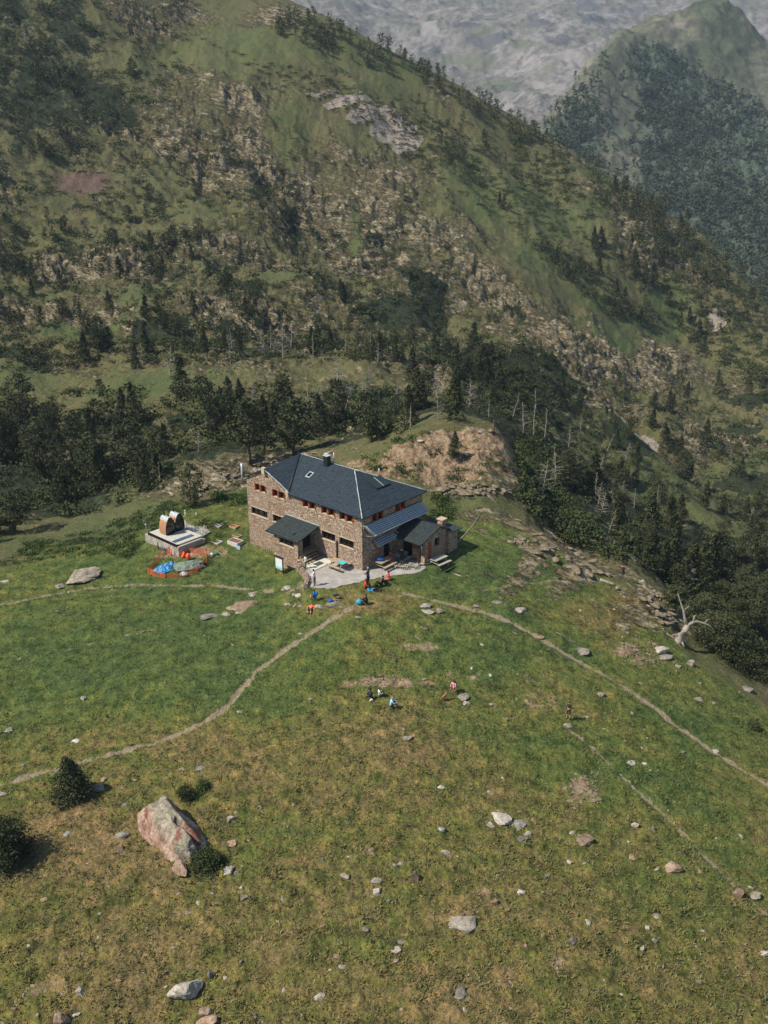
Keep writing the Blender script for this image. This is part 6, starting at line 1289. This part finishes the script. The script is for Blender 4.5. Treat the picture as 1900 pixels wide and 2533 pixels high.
# ------------------------------------------------------------------ netted heap
def netting():
    ring = [(365,1418),(378,1425),(410,1431),(441,1430),(478,1424),(500,1408),(514,1392),(512,1378),(470,1368),(430,1363),(400,1380),(382,1400)]
    W_ = [F.hit(*p) for p in ring]; c = W_[0].copy(); root = empty('netting_fence', c)
    mb = MB()
    for i in range(len(W_)):
        a, b = W_[i] - c, W_[(i + 1) % len(W_)] - c; n = max(2, int((b - a).length / .09)); h0, h1 = .55 + .12 * math.sin(i * 2.1), .55 + .12 * math.sin((i + 1) * 2.1)
        for k in range(n):
            q = a.lerp(b, k / n); h = h0 + (h1 - h0) * k / n; d = (b - a).normalized() * .016
            mb.add([q - d, q + d, q + d + Vector((random.uniform(-.06, .06), 0, h)), q - d + Vector((0, 0, h))], [(0, 1, 2, 3)])
        for j in range(7):
            z = .02 + j / 6; t = .016
            mb.add([a + Vector((0, 0, z * h0 - t)), b + Vector((0, 0, z * h1 - t)), b + Vector((0, 0, z * h1 + t)), a + Vector((0, 0, z * h0 + t))], [(0, 1, 2, 3)])
    mb.build('netting', M['orangenet'], root)
    for i in (0, 2, 4, 6, 7, 9, 11):
        mb = MB(); q = W_[i] - c; mb.tube([q + Vector((0, 0, -.2)), q + Vector((random.uniform(-.05, .05), 0, .8))], .025, 5); mb.build('post', M['brown_pipe'], root)
    tag(root, 'sagging orange plastic netting fence round the tarpaulin heap on the grass', 'fence')
netting()
p = F.hit(413, 1405); cloth('tarpaulin', p.x, p.y, p.z, 1.45, 2.7, .34, M['bluetarp'], 'crumpled light blue tarpaulin inside the orange netting', 'tarpaulin', R(-38), 3, 40, .22)
p = F.hit(468, 1402); cloth('tarpaulin', p.x, p.y, p.z + .05, 2.9, 2.0, .16, M['greytarp'], 'grey green tarpaulin spread over a low pile inside the netting', 'tarpaulin', R(22), 5, 40, .34)
blob('sack', F.hit(457, 1427), (.42, .3, .26), M['bagwhite'], 'big white sack hanging out of the front of the netting', 'sack', 71, .3, .06, 2)
blob('buoy_bag', F.hit(454, 1381), (.27, .25, .36), M['orange'], 'left one of two bright orange bags in the netted heap', 'bag', 72, 0, .05, 2, 'orange bags'); blob('buoy_bag', F.hit(466, 1386), (.27, .25, .38), M['orange'], 'right one of two bright orange bags in the netted heap', 'bag', 73, 1, .05, 2, 'orange bags')
blob('bag', F.hit(489, 1412), (.2, .12, .18), simple('red_bag', (190, 52, 48), .8, .15), 'red bag peeking out under the grey green tarpaulin', 'bag', 74)
blob('bag', F.hit(496, 1407), (.22, .1, .2), M['turq'], 'teal bundle beside the red bag under the tarpaulin edge', 'bag', 75); blob('bag', F.hit(503, 1400), (.4, .2, .22), M['dark'], 'dark bundle at the right end of the tarpaulin heap', 'bag', 76)

# ------------------------------------------------------------------ people
SKIN = simple('skin', (196, 146, 118), .6, .08, 6); HAIR = simple('dark_hair', (34, 26, 22), .8, .2, 20)
FAB = {}
def fab(c):
    if c not in FAB: FAB[c] = simple('fabric_%02x%02x%02x' % c, c, .85, .18, 9, .2)
    return FAB[c]
POSES = {}
def std(lean=0, arms='down'):
    J = dict(pel=(0, 0, .93), wai=(0, .01, 1.08), che=(0, lean * .3, 1.30), nk=(0, lean * .5, 1.48), hd=(0, lean * .6 + .02, 1.60), tp=(0, lean * .6 + .01, 1.74))
    for s_, n in ((-1, 'l'), (1, 'r')):
        J['hip' + n] = (s_ * .10, 0, .90); J['kn' + n] = (s_ * .11, .02, .50); J['an' + n] = (s_ * .12, -.02, .09); J['to' + n] = (s_ * .14, .15, .03)
        J['sh' + n] = (s_ * .18, lean * .4, 1.42)
        if arms == 'down': J['el' + n] = (s_ * .24, -.02, 1.15); J['wr' + n] = (s_ * .24, .10, .92)
        elif arms == 'front': J['el' + n] = (s_ * .23, .06, 1.15); J['wr' + n] = (s_ * .08, .28, 1.12)
        elif arms == 'head': J['el' + n] = (s_ * .36, .02, 1.62); J['wr' + n] = (s_ * .10, -.08, 1.70)
    return J
def sit(legs='bent', seat=.12, lean=0.0, arms='knee'):
    J = dict(pel=(0, 0, seat), wai=(0, lean * .3 - .02, seat + .16), che=(0, lean * .7, seat + .38), nk=(0, lean, seat + .55), hd=(0, lean + .04, seat + .67), tp=(0, lean + .04, seat + .81))
    for s_, n in ((-1, 'l'), (1, 'r')):
        J['hip' + n] = (s_ * .1, .02, seat)
        if legs == 'bent': J['kn' + n] = (s_ * .14, .36, seat + .30); J['an' + n] = (s_ * .14, .52, .08); J['to' + n] = (s_ * .15, .70, .05)
        elif legs == 'out': J['kn' + n] = (s_ * .12, .44, seat + .05); J['an' + n] = (s_ * .13, .86, .08); J['to' + n] = (s_ * .15, .92, .22)
        else: J['kn' + n] = (s_ * .13, .42, seat + .04); J['an' + n] = (s_ * .13, .46, seat - .36); J['to' + n] = (s_ * .14, .62, seat - .40)
        J['sh' + n] = (s_ * .18, lean * .9, seat + .50)
        if arms == 'knee': J['el' + n] = (s_ * .25, lean + .10, seat + .28); J['wr' + n] = (s_ * .16, lean + .32, seat + .30)
        else: J['el' + n] = (s_ * .26, lean - .16, seat + .26); J['wr' + n] = (s_ * .26, lean - .28, .06)
    return J
def lie(knee=.0):
    J = dict(pel=(0, 0, .12), wai=(0, -.15, .12), che=(0, -.38, .14), nk=(0, -.56, .15), hd=(0, -.67, .16), tp=(0, -.81, .15))
    for s_, n in ((-1, 'l'), (1, 'r')):
        J['hip' + n] = (s_ * .1, .03, .12); J['kn' + n] = (s_ * .13, .40, .12 + knee); J['an' + n] = (s_ * .15, .80 - knee * .5, .08); J['to' + n] = (s_ * .2, .86 - knee * .5, .20)
        J['sh' + n] = (s_ * .19, -.5, .14); J['el' + n] = (s_ * .36, -.32, .09); J['wr' + n] = (s_ * .28, -.06, .10)
    return J
RAD = dict(pel=.145, wai=.125, che=.150, nk=.055, hd=.088, tp=.062, hipl=.095, knl=.060, anl=.040, tol=.034, shl=.062, ell=.045, wrl=.028)
for k in list(RAD):
    if k.endswith('l') and k[:-1] in ('hip', 'kn', 'an', 'to', 'sh', 'el', 'wr'): RAD[k[:-1] + 'r'] = RAD[k]
BN = [('pel', 'wai'), ('wai', 'che'), ('che', 'nk'), ('nk', 'hd'), ('hd', 'tp')] + [e for n in 'lr' for e in (('pel', 'hip' + n), ('hip' + n, 'kn' + n), ('kn' + n, 'an' + n), ('an' + n, 'to' + n), ('che', 'sh' + n), ('sh' + n, 'el' + n), ('el' + n, 'wr' + n))]
def person(pos, J, rz, h, top, legs, lb, sleeves=True, bare_leg=False, hair=HAIR, cap=None, pack=None, grp=None, extra=None):
    root = empty('person', pos, rz, h / 1.75)
    names = list(J); idx = {n: i for i, n in enumerate(names)}; vs = [Vector(J[n]) for n in names]; rad = [RAD[n] for n in names]; ed = [(idx[a], idx[b]) for a, b in BN]
    for n in 'lr':                                   # hands: palm, four fingers and a thumb
        wv = Vector(J['wr' + n]); d = (wv - Vector(J['el' + n])).normalized(); sd_ = d.cross(Vector((0, 0, 1)))
        sd_ = sd_.normalized() if sd_.length > .1 else Vector((1, 0, 0)); pal = wv + d * .07; vs.append(pal); rad.append(.030); ip = len(vs) - 1; ed.append((idx['wr' + n], ip))
        for k, L in enumerate((.065, .078, .074, .056)):
            vs.append(pal + d * L * .6 + sd_ * (k - 1.5) * .022); rad.append(.009); ed.append((ip, len(vs) - 1)); vs.append(vs[-1] + d * L * .4 + Vector((0, 0, -.02))); rad.append(.008); ed.append((len(vs) - 2, len(vs) - 1))
        vs.append(wv + d * .04 + sd_ * .05); rad.append(.010); ed.append((idx['wr' + n], len(vs) - 1))
    me = bpy.data.meshes.new('body'); me.from_pydata(vs, ed, []); o = bpy.data.objects.new('body', me); COL.objects.link(o)
    sk = o.modifiers.new('s', 'SKIN'); sk.use_smooth_shade = True; sb = o.modifiers.new('b', 'SUBSURF'); sb.levels = sb.render_levels = 1
    if not me.skin_vertices: me.attributes.new('x', 'FLOAT', 'POINT')
    if not me.skin_vertices:
        bm_ = bmesh.new(); bm_.from_mesh(me); bm_.verts.layers.skin.verify(); bm_.to_mesh(me); bm_.free()
    for i, r_ in enumerate(rad):
        k = me.skin_vertices[0].data[i]; k.radius = (r_, r_ * (.72 if names[i] in ('pel', 'wai', 'che') else 1)) if i < len(names) else (r_, r_); k.use_root = (i == idx['pel'])
    bpy.context.view_layer.update(); dg = bpy.context.evaluated_depsgraph_get(); m2 = bpy.data.meshes.new_from_object(o.evaluated_get(dg)); bpy.data.objects.remove(o)
    # face: nose bump and eye sockets
    hdv, tpv, nkv = Vector(J['hd']), Vector(J['tp']), Vector(J['nk'])
    m2.materials.clear()
    for m_ in (SKIN, fab(top), fab(legs), fab((44, 38, 36))): m2.materials.append(m_)
    seg = [(a, b, Vector(J[a]), Vector(J[b])) for a, b in BN]; mi = []
    for p in m2.polygons:
        c = p.center; best = min(seg, key=lambda s_: (c - (s_[2] + (s_[3] - s_[2]) * min(1, max(0, (c - s_[2]).dot(s_[3] - s_[2]) / ((s_[3] - s_[2]).length_squared + 1e-9))))).length - .5 * (RAD[s_[0]] + RAD[s_[1]]))
        a, b = best[0], best[1]; i = 1
        if b in ('hd', 'tp'): i = 0
        elif b == 'nk': i = 1
        elif b[:2] == 'hi' or b[:2] == 'kn': i = 2
        elif b[:2] == 'an': i = 0 if bare_leg else 2
        elif b[:2] == 'to': i = 3
        elif b[:2] == 'el': i = 1
        elif b[:2] == 'wr': i = 1 if sleeves and (c - Vector(J[b])).length > .04 else 0
        if a == 'pel' and b == 'wai' and (c - best[2]).length < .10: i = 2
        mi.append(i)
    m2.polygons.foreach_set('material_index', mi); m2.polygons.foreach_set('use_smooth', [True] * len(mi)); m2.name = 'body'
    bo = bpy.data.objects.new('body', m2); COL.objects.link(bo); bo.parent = root
    ax = (tpv - nkv).normalized(); fw = Vector((0, 1, 0)) if abs(ax.y) < .7 else Vector((0, 0, 1)); fw = (fw - ax * fw.dot(ax)).normalized(); sdv = ax.cross(fw)
    v, f = ICO[3]; v = v.copy(); V_ = np.array([(hdv + ax * .035)[:]]) + v[:, :1] * np.array([sdv[:]]) * .096 + v[:, 1:2] * np.array([fw[:]]) * .105 + v[:, 2:] * np.array([ax[:]]) * .115
    keep = (v[:, 2] > .1) | (v[:, 1] < -.15); ff = f[keep[f].all(1)]
    arr_obj('cap' if cap else 'hair', V_ - np.array([fw[:]]) * .012, ff, fab(cap) if cap else hair, smooth=True, parent=root)
    mb = MB()
    for s_ in (-1, 1): e = hdv + fw * .083 + sdv * s_ * .032 + ax * .01; mb.tube([e, e + fw * .012], .011, 5)
    mb.build('eyes', M['dark'], root)
    mb = MB(); e = hdv + fw * .08; mb.tube([e + ax * .005, e + fw * .028 - ax * .028], [.008, .014], 5); 
    for s_ in (-1, 1): e = hdv + sdv * s_ * .088; mb.tube([e - ax * .02, e + sdv * s_ * .012 + ax * .02], .016, 5)
    e = hdv + fw * .078 - ax * .05; mb.tube([e - sdv * .022, e + fw * .006, e + sdv * .022], .006, 4); mb.build('face', SKIN, root)
    if pack:
        c = Vector(J['che']) - fw * .0; back = Vector((0, -1, 0)) if abs(ax.y) < .7 else Vector((0, 0, -1))
        vv, f2 = rock_mesh(int(abs(pos.x * 10)) + 3, (.17, .12, .25), 3, 3, .05); bq = arr_obj('backpack', vv, f2, fab(pack), smooth=True, parent=root); bq.location = c + back * .22
    tag(root, lb, 'person', grp); return root
def at_px(x, y, dz=0): p = F.hit(x, y); return p + Vector((0, 0, dz))
CAMD = lambda p: math.atan2(-p.x, p.y)      # rz that makes a figure look away from the camera
person(PX(911, 1452, .0), std(0, 'front'), R(60), 1.98, (70, 74, 78), (26, 28, 34), 'standing man in grey top and dark trousers at the hut corner', hair=simple('fair_hair', (150, 130, 100), .8, .1))
person(at_px(962, 1437), sit('out', .12), R(100), 1.6, (206, 44, 40), (190, 140, 116), 'person in a bright red top sitting on the grass with bare legs stretched out', sleeves=True, bare_leg=True)
person(at_px(944, 1452), sit('bent', .12, -.15, 'back'), R(110), 1.9, (24, 24, 28), (22, 22, 26), 'person all in black reclining on the grass behind the group', grp=None)
person(at_px(903, 1456), sit('bent', .12, .05), R(-95), 1.75, (222, 62, 44), (30, 30, 36), 'person in an orange red jacket sitting below the standing man')
person(at_px(925, 1463), lie(.12), R(-110), 1.8, (60, 160, 190), (20, 22, 28), 'person in a turquoise top and dark trousers lying beside the orange red jacket')
person(at_px(779, 1452), std(.15, 'front'), R(70), 1.65, (216, 208, 204), (96, 70, 62), 'person in a white shirt leaning at the end of the retaining wall')
person(at_px(756, 1410), std(.0, 'front'), R(-60), 1.5, (208, 204, 190), (60, 90, 76), 'person in a pale top standing behind the retaining wall by the steps')
person(at_px(781, 1489, .28), sit('bent', .1, .12), R(85), 1.6, (30, 104, 176), (30, 34, 48), 'person with a bright blue backpack and top seated on the flat pale rock', bare_leg=True, pack=(24, 110, 180))
person(at_px(768, 1512), lie(.05), R(172), 1.75, (236, 108, 84), (60, 50, 40), 'sunbather in a coral top lying on the grass with bare legs uphill', bare_leg=True, sleeves=False)
person(at_px(909, 1496), sit('bent', .12, .1), R(95), 1.85, (22, 24, 28), (24, 24, 28), 'person in black crouched beside the turquoise backpack')
person(at_px(921, 1730), sit('bent', .12, .18), R(100), 1.55, (44, 50, 62), (30, 32, 40), 'person in a navy jacket hunched on the grass, left of the picnicking pair')
person(at_px(938, 1724), sit('bent', .12, .0), R(-80), 1.5, (206, 198, 192), (60, 62, 70), 'person in a white top sitting close behind the navy jacket')
person(at_px(966, 1752), sit('bent', .12, .12), R(-75), 1.55, (150, 190, 208), (28, 34, 48), 'person in a light blue hooded jacket sitting lowest of the group', cap=(96, 140, 170))
person(at_px(1122, 1714, .3), sit('chair', .12, .0), R(150), 1.45, (214, 150, 160), (120, 80, 72), 'person in a pink top sitting on the mossy rock with a dog in front', pack=(44, 30, 40))
person(at_px(1405, 1780), std(.0, 'front'), R(160), 1.5, (46, 48, 54), (60, 62, 62), 'hiker in dark clothes with an orange waist bag standing on a flat stone', bare_leg=True)
person(at_px(1540, 1433), std(0, 'head'), R(-10), 1.42, (40, 38, 48), (38, 38, 50), 'hiker in dark clothes with hands on the head looking into the gorge', sleeves=False)
person(HW(.75, 3.0, .0), sit('chair', .42, 0), HA + R(-90), 1.7, (184, 42, 40), (150, 100, 84), 'person in red sitting in the shade below the small solar panels', bare_leg=True)
person(HW(1.9, 3.3, .02), std(.1, 'front'), R(170), 1.75, (30, 30, 36), (34, 34, 40), 'person in dark top and shorts standing in the shade with bare lower legs', bare_leg=True)
blob('waist_bag', at_px(1405, 1780, .82), (.16, .14, .10), M['orange'], 'orange waist bag worn by the hiker on the flat stone', 'bag', 81, 0, .05, 2)
blob('backpack', at_px(889, 1498), (.28, .22, .30), simple('turquoise_pack', (40, 150, 190), .7, .2), 'turquoise backpack standing on the grass left of the person in black', 'backpack', 82, 0, .08, 3)
blob('backpack', at_px(953, 1444), (.24, .2, .18), M['dark'], 'black backpack on the grass between the reclining person and the red top', 'backpack', 83, 0, .08, 3)
blob('jacket', at_px(816, 1491, .1), (.3, .22, .12), M['blue'], 'blue jacket lying on the left end of the flat topped rock', 'clothing', 84, 0, .15, 3); blob('jacket', at_px(832, 1484, .3), (.36, .14, .10), fab((30, 32, 52)), 'navy jacket draped over the top of the flat topped rock', 'clothing', 85, 0, .15, 3)
blob('bag', at_px(918, 1736), (.16, .14, .12), M['bagwhite'], 'small white bag beside the person in the navy jacket', 'bag', 86)
# the dog
def dog():
    p = at_px(1098, 1733); root = empty('dog', p, R(-45)); s_ = .62; root.scale = (s_,) * 3
    V = dict(hip=(0, -.30, .42), mid=(0, -.05, .48), che=(0, .22, .50), nk=(0, .38, .66), hd=(0, .48, .76), mz=(0, .62, .72), t1=(0, -.45, .46), t2=(0, -.62, .34), t3=(0, -.70, .22))
    r = dict(hip=.12, mid=.115, che=.15, nk=.085, hd=.085, mz=.04, t1=.04, t2=.035, t3=.02); E_2 = [('hip', 'mid'), ('mid', 'che'), ('che', 'nk'), ('nk', 'hd'), ('hd', 'mz'), ('hip', 't1'), ('t1', 't2'), ('t2', 't3')]
    for s2, n in ((-1, 'l'), (1, 'r')):
        V['a' + n] = (s2 * .10, .24, .36); V['b' + n] = (s2 * .10, .24, .18); V['c' + n] = (s2 * .10, .25, .03); V['d' + n] = (s2 * .10, -.24, .30); V['e' + n] = (s2 * .10, -.38, .16); V['f' + n] = (s2 * .10, -.36, .03)
        r.update({'a' + n: .07, 'b' + n: .035, 'c' + n: .032, 'd' + n: .07, 'e' + n: .035, 'f' + n: .032}); E_2 += [('che', 'a' + n), ('a' + n, 'b' + n), ('b' + n, 'c' + n), ('hip', 'd' + n), ('d' + n, 'e' + n), ('e' + n, 'f' + n)]
        V['ear' + n] = (s2 * .08, .45, .80); V['eb' + n] = (s2 * .11, .44, .70); r['ear' + n] = .03; r['eb' + n] = .02; E_2 += [('hd', 'ear' + n), ('ear' + n, 'eb' + n)]
    r = {k_: v_ * 1.3 for k_, v_ in r.items()}
    nm = list(V); ix = {n: i for i, n in enumerate(nm)}; me = bpy.data.meshes.new('body'); me.from_pydata([V[n] for n in nm], [(ix[a], ix[b]) for a, b in E_2], [])
    bm_ = bmesh.new(); bm_.from_mesh(me); bm_.verts.layers.skin.verify(); bm_.to_mesh(me); bm_.free(); o = bpy.data.objects.new('body', me); COL.objects.link(o)
    o.modifiers.new('s', 'SKIN').use_smooth_shade = True; sb = o.modifiers.new('b', 'SUBSURF'); sb.levels = sb.render_levels = 1
    for i, n in enumerate(nm): k = me.skin_vertices[0].data[i]; k.radius = (r[n],) * 2; k.use_root = n == 'hip'
    bpy.context.view_layer.update(); dg = bpy.context.evaluated_depsgraph_get(); m2 = bpy.data.meshes.new_from_object(o.evaluated_get(dg)); bpy.data.objects.remove(o)
    m2.materials.clear(); m2.materials.append(simple('golden_fur', (140, 102, 68), .9, .25, 8, .3)); bo = bpy.data.objects.new('body', m2); COL.objects.link(bo); bo.parent = root
    mb = MB(); mb.tube([(0, .65, .74), (0, .68, .735)], .018, 5)
    for s2 in (-1, 1): mb.tube([(s2 * .035, .56, .79), (s2 * .04, .575, .79)], .012, 5)
    mb.build('nose_and_eyes', M['dark'], root); tag(root, 'golden tan dog standing in front of the person in the pink top', 'dog')
dog()

# ------------------------------------------------------------------ the air between
mb = MB(); mb.box(-2400, 2600, -40, 3200, -260, 1150)
g = G('air'); vol = g.n('ShaderNodeVolumePrincipled'); vol.inputs['Density'].default_value = .00013; vol.inputs['Color'].default_value = (.66, .82, 1.0, 1); vol.inputs['Anisotropy'].default_value = .1
g.t.nodes.remove(g.b); g.t.links.new(vol.outputs[0], g.out.inputs['Volume'])
tag(mb.build('haze', g.m), kind='stuff')
